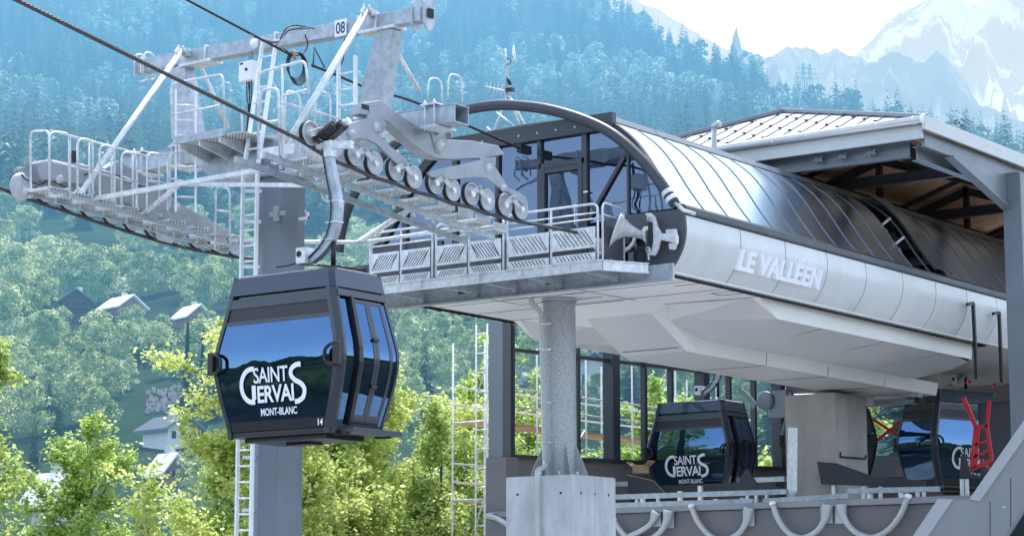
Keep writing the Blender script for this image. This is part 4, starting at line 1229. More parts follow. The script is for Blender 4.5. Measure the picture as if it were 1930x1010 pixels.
cab = empty('gondola_cabin', (0, 0, 0), 'large dark blue gondola hanging in the open air from the near rope', 'gondola', 'gondola cabins')
b = MB()
b.box((0, 0, .0), (2 * hx(0) - .02, 2 * hy(0) - .02, .09)); b.build('floor', m_cabblk, cab, bevel=.02)
b = MB(); b.box((0, 0, -.085), (1.7, .9, .07)); b.box((0, 0, -.14), (.5, .3, .05)); b.build('underframe', m_cabblk, cab)
for sd in 'fbdl':
    nm = 'window' if sd in 'fb' else 'side_window'
    b = MB()
    if sd in 'fbl':
        strip(b, sd, -1, 1, .19, 1.72, -.004); g = b.build(nm, m_cabglass, cab)
        b = MB(); strip(b, sd, -1, 1, 1.72, 1.775, .006, .03); strip(b, sd, -1, 1, 1.98, 2.13, .010, .04); b.build('header', m_cabin2, cab)
        b = MB(); strip(b, sd, -1, 1, 1.775, 1.98, -.006); b.build('upper_band', m_cabblk, cab)
        b = MB(); strip(b, sd, -1, 1, .04, .19, .0, .03); b.build('bottom_band', m_cabblk, cab)
    else:
        # door side: narrow fixed panes, slanted track post, two door leaves
        def leaf(u0, u1, nm):
            b = MB(); e = .075
            strip(b, 'd', u0, u0 + e * 1.3, .12, 2.02, .02, .03); strip(b, 'd', u1 - e * 1.3, u1, .12, 2.02, .02, .03)
            strip(b, 'd', u0, u1, .12, .24, .021, .03); strip(b, 'd', u0, u1, 1.97, 2.02, .021, .03)
            o = b.build('door', m_cabin2, cab)
            b = MB(); strip(b, 'd', u0 + e * 1.3, u1 - e * 1.3, .24, 1.97, .012); b.build('pane', m_cabglass, o)
            for z in (1.40, .68):
                uu = u1 - e * .6 if u1 < .3 else u0 + e * .6
                b = MB(); b.box(SF('d', uu, z, .035), (.035, .06, .05)); b.build('hinge', m_cabblk, o)
        leaf(-.42, .165, 'door'); leaf(.175, .76, 'door')
        b = MB(); strip(b, 'd', -1, -.56, .06, 2.0, 0.0); strip(b, 'd', .80, 1, .06, 2.0, 0.0); b.build('side_window', m_cabglass, cab)
        b = MB()
        zz = [.08, .3, .6, 1.02, 1.24, 1.7, 2.05]
        for k in range(len(zz) - 1):
            u_ = lambda z: -.50 + .0 * z
            b.beam(SF('d', u_(zz[k]), zz[k], .03), SF('d', u_(zz[k + 1]), zz[k + 1], .03), .07, .07, up=(1, 0, 0))
        b.build('door_track', m_cabblk, cab)
        b = MB(); strip(b, 'd', -1, 1, 2.05, 2.16, .03, .05); b.build('header', m_cabin2, cab)
        b = MB(); strip(b, 'd', -1, 1, .03, .12, .0, .03); b.build('bottom_band', m_cabin2, cab)
# corner pillars
for sx in (-1, 1):
    for sy in (-1, 1):
        rows = []
        for z in zs(-.06, 2.49):
            zc = max(0, z); X_, Y_ = hx(zc), hy(zc); o_ = .014
            rows.append([V((sx * (X_ - CH - .06), sy * (Y_ + o_), z)), V((sx * (X_ - CH + .012), sy * (Y_ + o_), z)), V((sx * (X_ + o_), sy * (Y_ - CH + .012), z)), V((sx * (X_ + o_), sy * (Y_ - CH - .04), z)), V((sx * (X_ - .05), sy * (Y_ - CH - .04), z)), V((sx * (X_ - CH - .06), sy * (Y_ - .04), z)), V((sx * (X_ - CH - .06), sy * (Y_ + o_), z))])
        b = MB(); b.sheet(rows, False); b.build('pillar', m_cabin2, cab)
        # D-shaped bumper on every corner
        if sx > 0 and sy > 0: continue
        z = 1.13; b = MB(); c = V((sx * (hx(z) - .02), sy * (hy(z) + .01), z)); u = V((sx * -.0, sy * 1.0, 0))
        b.box(c + V((-sx * .03, sy * .02, 0)), (.12, .10, .36))
        q = V((-sx * .06 if sx > 0 else -sx * -.14, sy * .10, 0))
        pts = [c + V((-.05 * sx, sy * .05, .15)), c + V((-.14 * sx, sy * .06, .14)), c + V((-.25 * sx, sy * .06, .07)), c + V((-.26 * sx, sy * .06, -.08)), c + V((-.18 * sx, sy * .06, -.15)), c + V((-.05 * sx, sy * .05, -.16))]
        b.tube(rnd_corner(pts, .05), .03, 8)
        b.build('bumper', m_cabblk, cab, bevel=.015)
# roof rim and roof
b = MB()
rim = []
for z, o_ in ((2.19, .022), (2.47, .008), (2.50, -.03), (2.50, -.30)):
    X_, Y_ = hx(min(z, 2.49)) + o_, hy(min(z, 2.49)) + o_; c = CH
    rim.append([V(p) for p in ((X_ - c, -Y_, z), (X_, -Y_ + c, z), (X_, Y_ - c, z), (X_ - c, Y_, z), (-X_ + c, Y_, z), (-X_, Y_ - c, z), (-X_, -Y_ + c, z), (-X_ + c, -Y_, z), (X_ - c, -Y_, z))])
b.sheet(rim, False); b.build('roof_rim', m_cabin, cab)
b = MB(); b.box((0, 0, 2.15), (2 * hx(2.15) - .12, 2 * hy(2.15) - .12, .05)); b.box((0, 0, 2.3), (.6, .4, .28)); b.build('roof', m_cabin, cab)
b = MB(); b.box((hx(.05) + .17, .12, -.02), (.26, 1.16, .075)); b.box((hx(.05) + .17, .12, .02), (.24, 1.14, .012)); st = b.build('step', m_cabin2, cab, bevel=.01)
b = MB()
for y in (-.45, .55): b.beam((hx(0) - .1, y, -.05), (hx(0) + .2, y, -.06), .05, .05)
b.build('step_bracket', m_cabblk, st)
# benches seen darkly through the glass
for sy in (-1, 1):
    b = MB(); b.box((0, sy * .34, .46), (1.9, .34, .06)); b.box((0, sy * .52, .72), (1.9, .05, .46)); b.build('bench', m_cabin, cab, bevel=.02)
# logo in white vinyl
K = .00226
LO = P(455, 764, Y=CC.y - .665) - CC
def logo(parent, side):
    b = MB(); up = V((0, -.10, 1)).normalized(); r = V((1, 0, 0)); o = V((LO.x, -hy(LO.z) - .010, LO.z))
    def put(vs, fs): b.add([o + r * (v.x * K) + up * (v.y * K) + V((0, -.004, 0)) for v in vs], fs)
    pts = [(118 + 101 * math.cos(rad(a)), 130 + 114 * math.sin(rad(a))) for a in range(82, 277, 8)]
    put(*stroke([(142, 243)] + pts + [(140, 16)], 34)); put([V((113, 33.5, 0)), V((150, 33.5, 0)), V((150, 130, 0)), V((113, 130, 0))], [(0, 1, 2, 3)])
    s_ = arc([(574, 250, 0), (530, 247, 0), (488, 222, 0), (482, 182, 0), (515, 146, 0), (570, 118, 0), (598, 78, 0), (582, 26, 0), (538, 2, 0), (506, 0, 0)], 5)
    put(*stroke([(p.x, p.y) for p in s_], 34))
    for t, u0, u1, v0, v1, bd in (('SAINT', 134, 452, 142, 250, .012), ('ERVAI', 164, 500, 6, 124, .026), ('MONT-BLANC', 188, 520, -84, -32, .022)):
        vs, fs = text_geo(t, 1, bd, 1, spacing=.94 if t != 'MONT-BLANC' else 1)
        x0 = min(v.x for v in vs); x1 = max(v.x for v in vs); y0 = min(v.y for v in vs); y1 = max(v.y for v in vs)
        put([V((u0 + (v.x - x0) / (x1 - x0) * (u1 - u0), v0 + (v.y - y0) / (y1 - y0) * (v1 - v0), 0)) for v in vs], fs)
    if side > 0: b.v = [V((-v.x, -v.y, v.z)) for v in b.v]
    return b.build('logo', m_letter, parent)
logo(cab, -1); logo(cab, 1)
b = MB(); c = SF('f', .86, .115, .012); put_text(b, text_geo('14', 1, .03), c, (1, 0, 0), (0, 0, 1), height=.10, width=.10); num = b.build('cabin_number', m_letter, cab)
# hanger arm with its cable, suspension box
def Q(px, py): return P(px, py, Y=CC.y) - CC
b = MB()
ap = arc([Q(618, 282), Q(625, 325), Q(634, 372), Q(635, 405), Q(628, 440), Q(611, 468), Q(588, 490)], 5)
rows = []
for i, p in enumerate(ap):
    t = (ap[min(i + 1, len(ap) - 1)] - ap[max(i - 1, 0)]).normalized(); n = V((t.z, 0, -t.x)).normalized()
    hw = .066 + .022 * math.sin(i / len(ap) * 3.14); hy_ = .06
    rows.append([p + n * hw + V((0, -hy_, 0)), p + n * hw + V((0, hy_, 0)), p - n * hw + V((0, hy_, 0)), p - n * hw + V((0, -hy_, 0)), p + n * hw + V((0, -hy_, 0))])
b.sheet(rows, False); b.poly(rows[0][:4]); b.poly(rows[-1][:4][::-1])
hang = b.build('hanger_arm', m_galv, cab, bevel=.006)
b = MB(); b.tube(arc([p + V((-.06, -.08, 0)) for p in ap[::3]] + [Q(560, 503) + V((0, -.2, 0)), Q(545, 508) + V((0, -.3, 0))], 4), .012, 5); b.build('cable', m_black, hang)
b = MB()
for f in (.38, .55, .72): p = ap[int(f * len(ap))]; b.box(p + V((-.03, 0, 0)), (.24, .16, .02))
b.build('clip', m_galv2, hang)
b = MB(); c = Q(578, 484); b.box(c, (.20, .30, .26)); sb = b.build('suspension_bracket', m_galv2, cab, bevel=.01)
b = MB(); b.cyl(c + V((-.03, -.152, .03)), c + V((-.03, -.16, .03)), .05, 14); b.build('hole', m_seam, sb)
b = MB(); b.tube([Q(629, 455), Q(628, 500)], .04, 8); b.build('damper', m_black, cab)
# grip with coil spring
grip = MB(); c = Q(620, 270)
grip.beam(c + V((-.25, 0, -.0)), c + V((.45, .05, -.08)), .09, .12); grip.box(c + V((.02, 0, -.1)), (.16, .14, .26)); grip.lathe(c + V((-.28, 0, 0)), (1, 0, 0), [(0, 0), (0, .07), (.08, .08), (.2, .05)], 14)
grip.lathe(Q(640, 225) + V((0, .1, -.05)), (1, 0, .2), [(0, 0), (0, .06), (.12, .06), (.12, 0)], 12)
go = grip.build('grip', m_galv2, cab, bevel=.01)
for off in (V((0, -.05, 0)), V((.08, .07, .03))):
    b = MB(); s0 = Q(601, 266) + off; s1 = Q(636, 236) + off; ax = (s1 - s0); u = ax.orthogonal().normalized(); w_ = ax.normalized().cross(u); pts = []
    for i in range(9 * 12 + 1):
        a = i / 12 * 2 * math.pi; pts.append(s0 + ax * (i / (9 * 12)) + (u * math.cos(a) + w_ * math.sin(a)) * .085)
    b.tube(pts, .017, 5); b.build('spring', m_rubber, go)
cab.location = CC; ORG[cab.name] = V((0, 0, 0))
def place_cabin(loc, rz, label):
    o = copy_tree(cab, None, label); o.location = loc; o.rotation_euler.z = rz
    return o
# parked cabins: near-corner pillar top seen at a photo column; distance along Y given
def corner_cab(px, ytop, Y):
    k = P(px, ytop, Y=Y); return V((k.x - 1.05, k.y + .6, k.z - 2.49))
c2 = place_cabin(corner_cab(1361, 752, 51.2), 0, 'parked gondola standing alone in front of the window wall inside the station')
c3 = place_cabin(P(1792, 741, Y=53.5) + V((.0, .0, -2.49)), rad(70), 'parked gondola at the right, partly behind the red barrier')
c4 = place_cabin(P(1560, 745, Y=57.5) + V((0, 0, -2.49)), rad(25), 'parked gondola mostly hidden behind the concrete pillar')
for c_ in (c2, c3, c4):
    for ch in list(c_.children):
        if ch.name.startswith('cabin_number'): bpy.data.objects.remove(ch)
# ---------------------------------------------------------------- upper station (long barrel-roofed hall on a column)
YF, YE, XC0 = 34.4, 57.0, -25.4
stn = empty('lift_station', (XC0, YF, 6.3), 'long white and anthracite lift station with barrel glass roof', 'lift station')
def mx_(x): return 2 * XC0 - x
RP = arc([(-23.42, 0, 9.43), (-22.874, 0, 9.016), (-22.517, 0, 8.611), (-22.108, 0, 8.0), (-21.765, 0, 7.55)], 5)
RP = [(p.x, p.z) for p in RP]
PP = arc([(-21.655, 0, 7.35), (-21.635, 0, 7.05), (-21.70, 0, 6.75), (-21.835, 0, 6.51), (-21.989, 0, 6.325)], 4)
PP = [(p.x, p.z) for p in PP]
def offp(prof, o):
    out = []
    for i, p in enumerate(prof):
        a = prof[max(0, i - 1)]; c = prof[min(len(prof) - 1, i + 1)]
        t = V((c[0] - a[0], c[1] - a[1])).normalized(); out.append((p[0] - t.y * o, p[1] + t.x * o))
    return out
pane_y = [YF + .06 + .868 * k for k in range(26)]
for k in range(len(pane_y) - 1):
    y0, y1 = pane_y[k], pane_y[k + 1]
    if k == 11:     # open hatch
        b = MB(); b.sheet([[V((x, y0, z)), V((x, y1, z))] for x, z in offp(RP, -.25)], True); h = b.build('hatch_opening', m_seam, stn)
        b = MB()
        for f, dz in ((.45, .0), (.62, .0)):
            i = int(f * len(RP)); x, z = RP[i]; b.tube([V((x - .2, y0 + .25, z - .15)), V((x + .1, y0 + .4, z + .12))], .03, 6); b.tube([V((x - .1, y0 + .55, z - .1)), V((x + .02, y0 + .6, z - .5))], .018, 6)
        b.build('hatch_strut', m_galv2, h); continue
    raised = .16 if k == 12 else 0
    b = MB(); b.sheet([[V((x, y0, z)), V((x, y1, z))] for x, z in offp(RP, raised)], True); o = b.build('roof_pane', m_poly, stn)
    if raised:
        b = MB()
        for yy in (y0, y1 - .03): b.sheet([[V((x, yy, z)), V((x2, yy, z2))] for (x, z), (x2, z2) in zip(offp(RP, raised), offp(RP, raised - .05))], False)
        b.build('pane_frame', m_anth, o)
for y in pane_y:
    b = MB(); a = offp(RP, -.02); c = offp(RP, .014)
    for i in range(len(a) - 1):
        b.beam(V(((a[i][0] + c[i][0]) / 2, y, (a[i][1] + c[i][1]) / 2)), V(((a[i + 1][0] + c[i + 1][0]) / 2, y, (a[i + 1][1] + c[i + 1][1]) / 2)), .032, .04, up=(0, 1, 0)) if False else None
    b.sheet([[V((p[0], y - .010, p[1])), V((p[0], y + .010, p[1]))] for p in c], True)
    b.sheet([[V((p[0], y - .010, p[1])), V((q[0], y - .010, q[1]))] for p, q in zip(c, a)], True)
    b.sheet([[V((p[0], y + .010, p[1])), V((q[0], y + .010, q[1]))] for p, q in zip(c, a)], True)
    b.build('glazing_bar', m_steel_mid, stn)
# far half of the barrel, in one piece (never faces the photo)
b = MB(); b.sheet([[V((mx_(x), YF + .05, z)), V((mx_(x), YE, z))] for x, z in RP], True); b.build('roof_pane', m_poly, stn)
# interior dark liner so that the hall behind the glazing is not empty
b = MB(); b.box((XC0, (YF + YE) / 2 + .4, 7.0), (6.2, YE - YF - 1.4, .08)); b.build('floor', m_anth2, stn)
for y in np.arange(36, 56, 2.4):
    b = MB(); b.beam((-23.0, y, 7.1), (-23.0, y, 8.6), .15, .15); b.beam((mx_(-23.0), y, 7.1), (mx_(-23.0), y, 8.6), .15, .15); b.beam((-23.0, y, 8.6), (mx_(-23.0), y, 8.6), .15, .2); b.build('portal_frame', m_steel_mid, stn)
b = MB(); b.box((-25.4, 46, 7.7), (2.2, 19, .8)); b.build('drive_beam', m_steel_mid, stn)
# flat ridge panels
yy = [YF - .02, 36.1, 39.5, 43.0, 46.5, 50, 53.5, YE]
for a, c in zip(yy[:-1], yy[1:]):
    b = MB()
    b.prism([(-23.30, a + .008, 9.36), (-23.40, a + .008, 9.50), (XC0, a + .008, 9.56), (mx_(-23.40), a + .008, 9.50), (mx_(-23.30), a + .008, 9.36)], (0, c - a - .016, 0)); b.build('roof_panel', m_steel_mid, stn, bevel=.006)
# gutter band and side panels with their shadow joints, both sides
for sgn in (0, 1):
    fx = (lambda x: x) if sgn == 0 else mx_
    b = MB(); b.prism([(fx(-21.80), YF - .02, 7.56), (fx(-21.66), YF - .02, 7.555), (fx(-21.60), YF - .02, 7.50), (fx(-21.60), YF - .02, 7.38), (fx(-21.66), YF - .02, 7.355), (fx(-21.85), YF - .02, 7.355)], (0, YE - YF, 0)); b.build('gutter_band', m_anth, stn, bevel=.006)
    seams = [YF, 36.40, 38.13, 39.84, 41.53, 43.22, 44.82, 46.42, 48.02, 49.6, 51.2, 52.8, 54.4, 56.0, YE] if sgn == 0 else [YF, YE]
    for a, c in zip(seams[:-1], seams[1:]):
        b = MB(); b.sheet([[V((fx(x), a + .009, z)), V((fx(x), c - .009, z))] for x, z in PP], True); b.build('side_panel', m_panel, stn)
    b = MB(); b.sheet([[V((fx(x), YF + .01, z)), V((fx(x), YE, z))] for x, z in offp(PP, -.03)], True); b.build('panel_backing', m_seam, stn)
    b = MB(); b.box((fx(-22.03), (YF + YE) / 2, 6.322), (.10, YE - YF, .03)); b.build('lip', m_soffit2, stn)
    YS = 48.2   # hanger slot, closed at its far end by a rounded tip
    pts = [(fx(-22.08), YF, 6.33), (fx(-22.32), YF, 6.33), (fx(-22.32), YS, 6.33)] + [(fx(-22.20 - .12 * math.cos(a)), YS + .45 * math.sin(a), 6.33) for a in np.linspace(0, math.pi, 9)] + [(fx(-22.08), YS, 6.33)]
    b = MB(); b.poly(pts); b.build('hanger_slot', m_seam, stn)
    b = MB()
    for i in range(60):
        y = YF + .2 + i * .23; b.beam((fx(-22.10), y, 6.325), (fx(-22.12), y + .22, 6.312 - .02 * random.random()), .05, .03)
    b.build('brush_strip', m_cabblk, stn)
    b = MB(); b.poly([(fx(-22.08), YS + .2, 6.318), (fx(-22.08), YE, 6.318), (fx(-22.7), YE, 6.318), (fx(-22.7), YS + .55, 6.318), (fx(-22.3), YS + .52, 6.318)]); b.build('soffit', m_soffit2, stn)
# raised letters on the side panels
b = MB(); up = V((.155, 0, .55)).normalized()
a_ = P(1393, 489, X=-21.66); c_ = P(1546, 519, X=-21.66)
L0 = V((-21.70, (a_.y + c_.y) / 2, 6.80)); wd_ = c_.y - a_.y
put_text(b, text_geo('LE VALLÉEN', 1, .035, 1, extrude=.05, spacing=1.02), L0 + V((.03, 0, .02)), (0, 1, 0), up, width=wd_, height=.52)
b.build('lettering', m_silver, stn, label='raised letters LE VALLÉEN')

# ---- front wall
fw = MB()
fr = [(mx_(-23.42), 9.43)] + [(mx_(x), z) for x, z in RP[1:]]
def curve_z(x):
    xx = x if x > XC0 else mx_(x)
    if xx <= -23.42: return 9.40
    xs = [p[0] for p in RP]; zz = [p[1] for p in RP]
    return float(np.interp(xx, xs, zz))
for sgn in (0, 1):
    fx = (lambda x: x) if sgn == 0 else mx_
    b = MB(); o1 = offp(RP, .03); o2 = offp(RP, -.14)
    b.sheet([[V((fx(p[0]), YF - .06, p[1])), V((fx(q[0]), YF - .06, q[1]))] for p, q in zip(o1, o2)], True)
    b.sheet([[V((fx(p[0]), YF - .06, p[1])), V((fx(p[0]), YF + .06, p[1]))] for p in o1], True)
    b.sheet([[V((fx(q[0]), YF - .06, q[1])), V((fx(q[0]), YF + .10, q[1]))] for q in o2], True)
    b.build('front_frame', m_anth, stn)
zb = P(1140, 247, Y=YF).z
b = MB(); b.box((XC0, YF - .03, (9.5 + zb) / 2), (2 * (-23.36 - XC0) + .35, .14, 9.5 - zb)); fb = b.build('front_beam', m_anth, stn, bevel=.006)
for k in range(9):
    b = MB(); x = -27.2 + k * .45; b.cyl((x, YF - .10, (9.45 + zb) / 2), (x, YF - .118, (9.45 + zb) / 2), .022, 8); b.build('rivet', m_hub, fb)
zsill = 7.14; ztr = P(1060, 309, Y=YF).z
MX = [mx_(-21.9), -28.35, -27.05, -25.98, -24.95, -23.88, -22.9]
for x in MX[1:-1]:
    b = MB(); z1 = min(curve_z(x) - .05, zb + .02); b.box((x, YF, (6.5 + z1) / 2), (.12 if x > -24 or x < -27 else .09, .10, z1 - 6.5)); b.build('mullion', m_anth, stn, bevel=.004)
def bay(x0, x1, z0, zt=None):
    n = 8; pts = [V((x0, YF + .012, z0)), V((x1, YF + .012, z0))]
    for i in range(n + 1):
        x = x1 + (x0 - x1) * i / n; pts.append(V((x, YF + .012, min(curve_z(x) - .10, zb) if zt is None else zt)))
    b = MB(); b.poly(pts); b.build('front_window', m_stglass, stn)
bay(-28.95, -28.40, 7.5); bay(-28.30, -27.10, zsill); bay(-27.0, -26.03, zsill); bay(-25.93, -25.0, zsill)
bay(-24.90, -23.93, ztr + .06); bay(-23.83, -22.9, 7.42); bay(-22.88, -21.92, 7.5)
b = MB(); b.beam((-22.89, YF, 7.4), (-22.89, YF, curve_z(-22.89) - .1), .05, .05); b.beam((-23.8, YF - .02, 7.47), (-22.95, YF - .02, curve_z(-22.95) - .45), .07, .05, up=(0, 1, 0)); b.build('mullion', m_anth, stn)
b = MB(); b.box((-24.415, YF, ztr), (1.07, .10, .10)); b.build('transom', m_anth, stn)
dr_ = MB()
for x in (-24.86, -23.97): dr_.box((x, YF - .02, (6.62 + ztr) / 2), (.10, .09, ztr - 6.68))
dr_.box((-24.415, YF - .02, ztr - .11), (.79, .09, .10)); dr_.box((-24.415, YF - .02, 6.95), (.79, .08, .6))
door = dr_.build('door', m_anth, stn, bevel=.004)
b = MB(); b.poly([(-24.81, YF - .0, 7.25), (-24.02, YF - .0, 7.25), (-24.02, YF - .0, ztr - .16), (-24.81, YF - .0, ztr - .16)]); b.build('pane', m_stglass, door)
b = MB(); b.tube(rnd_corner([(-24.05, YF - .07, 7.8), (-24.05, YF - .12, 7.8), (-24.05, YF - .12, 7.4), (-24.05, YF - .07, 7.4)], .03), .014, 6); b.build('handle', m_galv2, door)
b = MB(); b.box((-23.83, YF - .07, 8.02), (.1, .01, .03)); b.build('tag', m_white, stn)
b = MB(); b.box((-27.3, YF + .02, 6.83), (4.85, .12, .60)); b.box((-24.0, YF + .03, 6.82), (1.2, .10, .56)); b.build('lower_wall', m_anth2, stn)
# grey cheek around the rope opening
cx0 = P(1170, 400, Y=YF).x
for sgn in (0, 1):
    fx = (lambda x: x) if sgn == 0 else mx_
    poly = [V((fx(-23.42), YF - .03, 6.31)), V((fx(-23.0), YF - .03, 6.31)), V((fx(-22.98), YF - .03, 7.0)), V((fx(-22.52), YF - .03, 7.05)), V((fx(-22.5), YF - .03, 6.315)), V((fx(-22.02), YF - .03, 6.32))] + [V((fx(x), YF - .03, z)) for x, z in offp(PP, .02)[::-1]] + [V((fx(-21.68), YF - .03, 7.46)), V((fx(-22.9), YF - .03, 7.48)), V((fx(-23.42), YF - .03, 7.44))]
    b = MB(); b.prism(poly, (0, .06, 0)); ck_ = b.build('front_cheek', m_anth2, stn)
    b = MB(); b.box((fx(-22.74), YF + .35, 6.68), (.6, .5, .74)); b.build('opening', m_seam, ck_)
# black machinery seen inside the opening
for k in range(14):
    b = MB(); q = V((-22.74 + random.uniform(-.2, .2), YF + random.uniform(-.06, .05), 6.68 + random.uniform(-.3, .3)))
    if k % 3 == 0: b.cyl(q, q + V((0, .12, 0)), random.uniform(.05, .12), 12)
    else: b.box(q, (random.uniform(.05, .2), .08, random.uniform(.05, .25)))
    b.build('drive_part', [m_rubber, m_steel_dk, m_steel_mid][k % 3], stn)
# rope guide horn and its hinged carrier
horn = empty('rope_guide_horn', P(1215, 445, Y=YF - .1), 'pale flared rope guide horn bolted on the station front', 'rope guide')
ax0 = P(1216, 447, Y=YF - .15)
topc = [(1171, 402), (1179, 413), (1190, 424), (1202, 432), (1214, 436)]; botc = [(1147, 467), (1160, 453), (1176, 446), (1195, 447), (1214, 452)]
rows = []
for i in range(17):
    t = i / 16; k = t * 4; a_ = min(int(k), 3); q_ = k - a_
    yy_ = YF - .95 + .80 * t
    tp = P(topc[a_][0] + (topc[a_ + 1][0] - topc[a_][0]) * q_, topc[a_][1] + (topc[a_ + 1][1] - topc[a_][1]) * q_, Y=yy_)
    bt = P(botc[a_][0] + (botc[a_ + 1][0] - botc[a_][0]) * q_, botc[a_][1] + (botc[a_ + 1][1] - botc[a_][1]) * q_, Y=yy_)
    h_ = (tp - bt).length
    rows.append([bt.lerp(tp, u) + V((.56, -.83, 0)) * math.sin(u * math.pi) * h_ * .45 for u in np.linspace(0, 1, 11)])
b = MB(); b.sheet(rows, True); b.build('bell', m_galv2, horn, solid=.012)
b = MB(); b.tube(arc([P(1130, 478, X=-23.35), P(1150, 474, X=-23.1), P(1178, 472, X=-22.9), P(1192, 460, X=-22.8), P(1197, 448, X=-22.75)], 5), .04, 8); b.build('tube_lip', m_galv2, horn)
b = MB(); b.lathe(P(1132, 476, X=-23.4), (.1, -.2, 1), [(0, 0), (.0, .10), (.2, .17), (.30, .10), (.32, 0)], 14); b.build('white_shoe', m_white, horn)
def yplate(pts, Y, th, nm, m, par, bev=.006):
    b = MB(); b.prism([P(1100 + x / 4.59, 340 + y / 4.59, Y=Y) for x, y in pts], (0, th, 0)); return b.build(nm, m, par, bevel=bev)
yplate([(530, 285), (575, 280), (610, 310), (635, 400), (665, 450), (662, 500), (640, 590), (610, 648), (540, 640), (590, 600), (600, 520), (598, 440), (590, 370), (560, 340)], YF - .25, .06, 'carrier_arm', m_galv2, horn)
yplate([(635, 452), (800, 470), (800, 540), (635, 510)], YF - .20, .10, 'carrier_beam', m_galv2, horn)
yplate([(708, 425), (795, 418), (803, 460), (803, 545), (785, 598), (738, 595), (735, 545), (765, 540), (765, 470), (712, 465)], YF - .14, .06, 'clamp', m_galv2, horn)
yplate([(556, 362), (585, 362), (585, 552), (556, 552)], YF - .30, .08, 'buffer', m_rubber, horn)
yplate([(500, 430), (520, 400), (560, 395), (560, 420), (530, 440), (535, 540), (515, 520)], YF - .28, .05, 'collar', m_galv2, horn)
for q in ((570, 335), (562, 598)):
    b = MB(); c = P(1100 + q[0] / 4.59, 340 + q[1] / 4.59, Y=YF - .26); b.lathe(c, (0, -1, 0), [(0, .05), (.03, .05), (.03, .02), (.035, .02)], 14); b.build('bolt', m_hub, horn)
b = MB(); b.tube([P(1222, 475, Y=YF - .2), P(1223, 490, Y=YF - .2)], .02, 8); b.build('rod', m_galv2, horn)

# arch tube in front of the gable
arch = MB(); YA = YF - .55
ap = arc([P(1271, 383, Y=YA), P(1238, 335, Y=YA), P(1200, 291, Y=YA), P(1152, 251, Y=YA), P(1100, 226, Y=YA), P(1040, 208, Y=YA), P(985, 200, Y=YA), P(930, 199, Y=YA), P(860, 212, Y=YA), P(790, 240, Y=YA), P(725, 290, Y=YA), P(680, 345, Y=YA), P(655, 395, Y=YA), P(643, 440, Y=YA), P(638, 475, Y=YA)], 5)
arch.tube(ap, .105, 16)
ao = arch.build('front_arch', m_anth, stn)
b = MB(); p = ap[0]; b.tube([p + V((.0, 0, .02)), p + V((.10, .15, -.12)), p + V((.12, .5, -.14))], .035, 8); b.lathe(ap[0], (ap[1] - ap[0]), [(.05, .11), (.08, .118), (.11, .118), (.14, .11)], 16); b.lathe(ap[0], (ap[1] - ap[0]), [(.2, .11), (.22, .114), (.27, .114), (.29, .11)], 16); b.build('foot_clamp', m_galv2, ao)
# ---- soffit: flat ceiling, folded hulls
def soff(name, pts, m, nm='soffit'):
    b = MB(); b.poly(pts); return b.build(nm, m, stn)
ZC = 6.312
soff('c', [(-22.34, YF + .02, ZC), (-22.34, 38.2, ZC), (-24.45, 38.1, ZC), (-24.62, 37.26, ZC), (-26.18, 37.26, ZC), (-26.35, 38.1, ZC), (mx_(-22.34), 38.2, ZC), (mx_(-22.34), YF + .02, ZC)], m_soffit)
zk = 5.43
hull_f = [(-26.2, 37.24, ZC), (-24.6, 37.24, ZC), (-24.6, 37.75, 6.12), (-24.6, 39.1, zk + .03), (-26.2, 39.1, zk + .03), (-26.2, 37.75, 6.12)]
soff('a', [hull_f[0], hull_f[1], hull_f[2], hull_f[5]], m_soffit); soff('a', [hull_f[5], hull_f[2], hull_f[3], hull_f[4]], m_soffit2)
for sgn in (0, 1):
    fx = (lambda x: x) if sgn == 0 else mx_
    q = lambda *p: V((fx(p[0]), p[1], p[2]))
    soff('s', [q(-24.6, 37.24, ZC), q(-24.45, 38.1, ZC), q(-24.45, 38.22, 6.0), q(-24.47, 39.62, 5.72), q(-24.50, 39.5, zk), q(-24.6, 39.1, zk + .03), q(-24.6, 37.75, 6.12)], m_soffit)
    soff('s', [q(-24.47, 39.62, 5.72), q(-24.44, 50.6, 5.74), q(-24.5, 50.6, zk), q(-24.50, 39.5, zk)], m_soffit)
    soff('t', [q(-24.45, 38.1, ZC), q(-22.50, 38.25, ZC), q(-24.45, 38.22, 6.0)], m_soffit)
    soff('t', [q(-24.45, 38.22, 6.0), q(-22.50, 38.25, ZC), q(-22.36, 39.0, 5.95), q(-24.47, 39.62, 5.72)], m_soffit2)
    soff('t', [q(-22.50, 38.25, ZC), q(-22.33, 38.25, ZC), q(-22.33, 48.1, ZC), q(-22.31, 48.0, 5.95), q(-22.36, 39.0, 5.95)], m_soffit)
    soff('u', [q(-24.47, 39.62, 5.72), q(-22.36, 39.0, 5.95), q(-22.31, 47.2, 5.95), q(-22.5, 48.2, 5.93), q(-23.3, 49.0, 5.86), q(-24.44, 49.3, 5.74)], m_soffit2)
    soff('e', [q(-22.31, 48.0, 5.95), q(-22.33, 48.1, ZC), q(-23.4, 49.2, ZC), q(-24.44, 49.35, ZC), q(-24.44, 49.3, 5.74), q(-23.3, 49.0, 5.86), q(-22.5, 48.2, 5.93)], m_soffit)
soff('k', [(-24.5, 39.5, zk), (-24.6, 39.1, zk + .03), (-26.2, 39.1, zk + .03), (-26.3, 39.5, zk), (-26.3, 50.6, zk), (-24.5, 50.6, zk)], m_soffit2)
soff('k', [(-24.5, 50.6, zk), (-26.3, 50.6, zk), (-26.3, 51.0, ZC), (-24.5, 51.0, ZC)], m_soffit)
soff('r', [(-22.7, 48.8, 6.316), (-22.7, YE, 6.316), (mx_(-22.7), YE, 6.316), (mx_(-22.7), 48.8, 6.316)], m_soffit2)
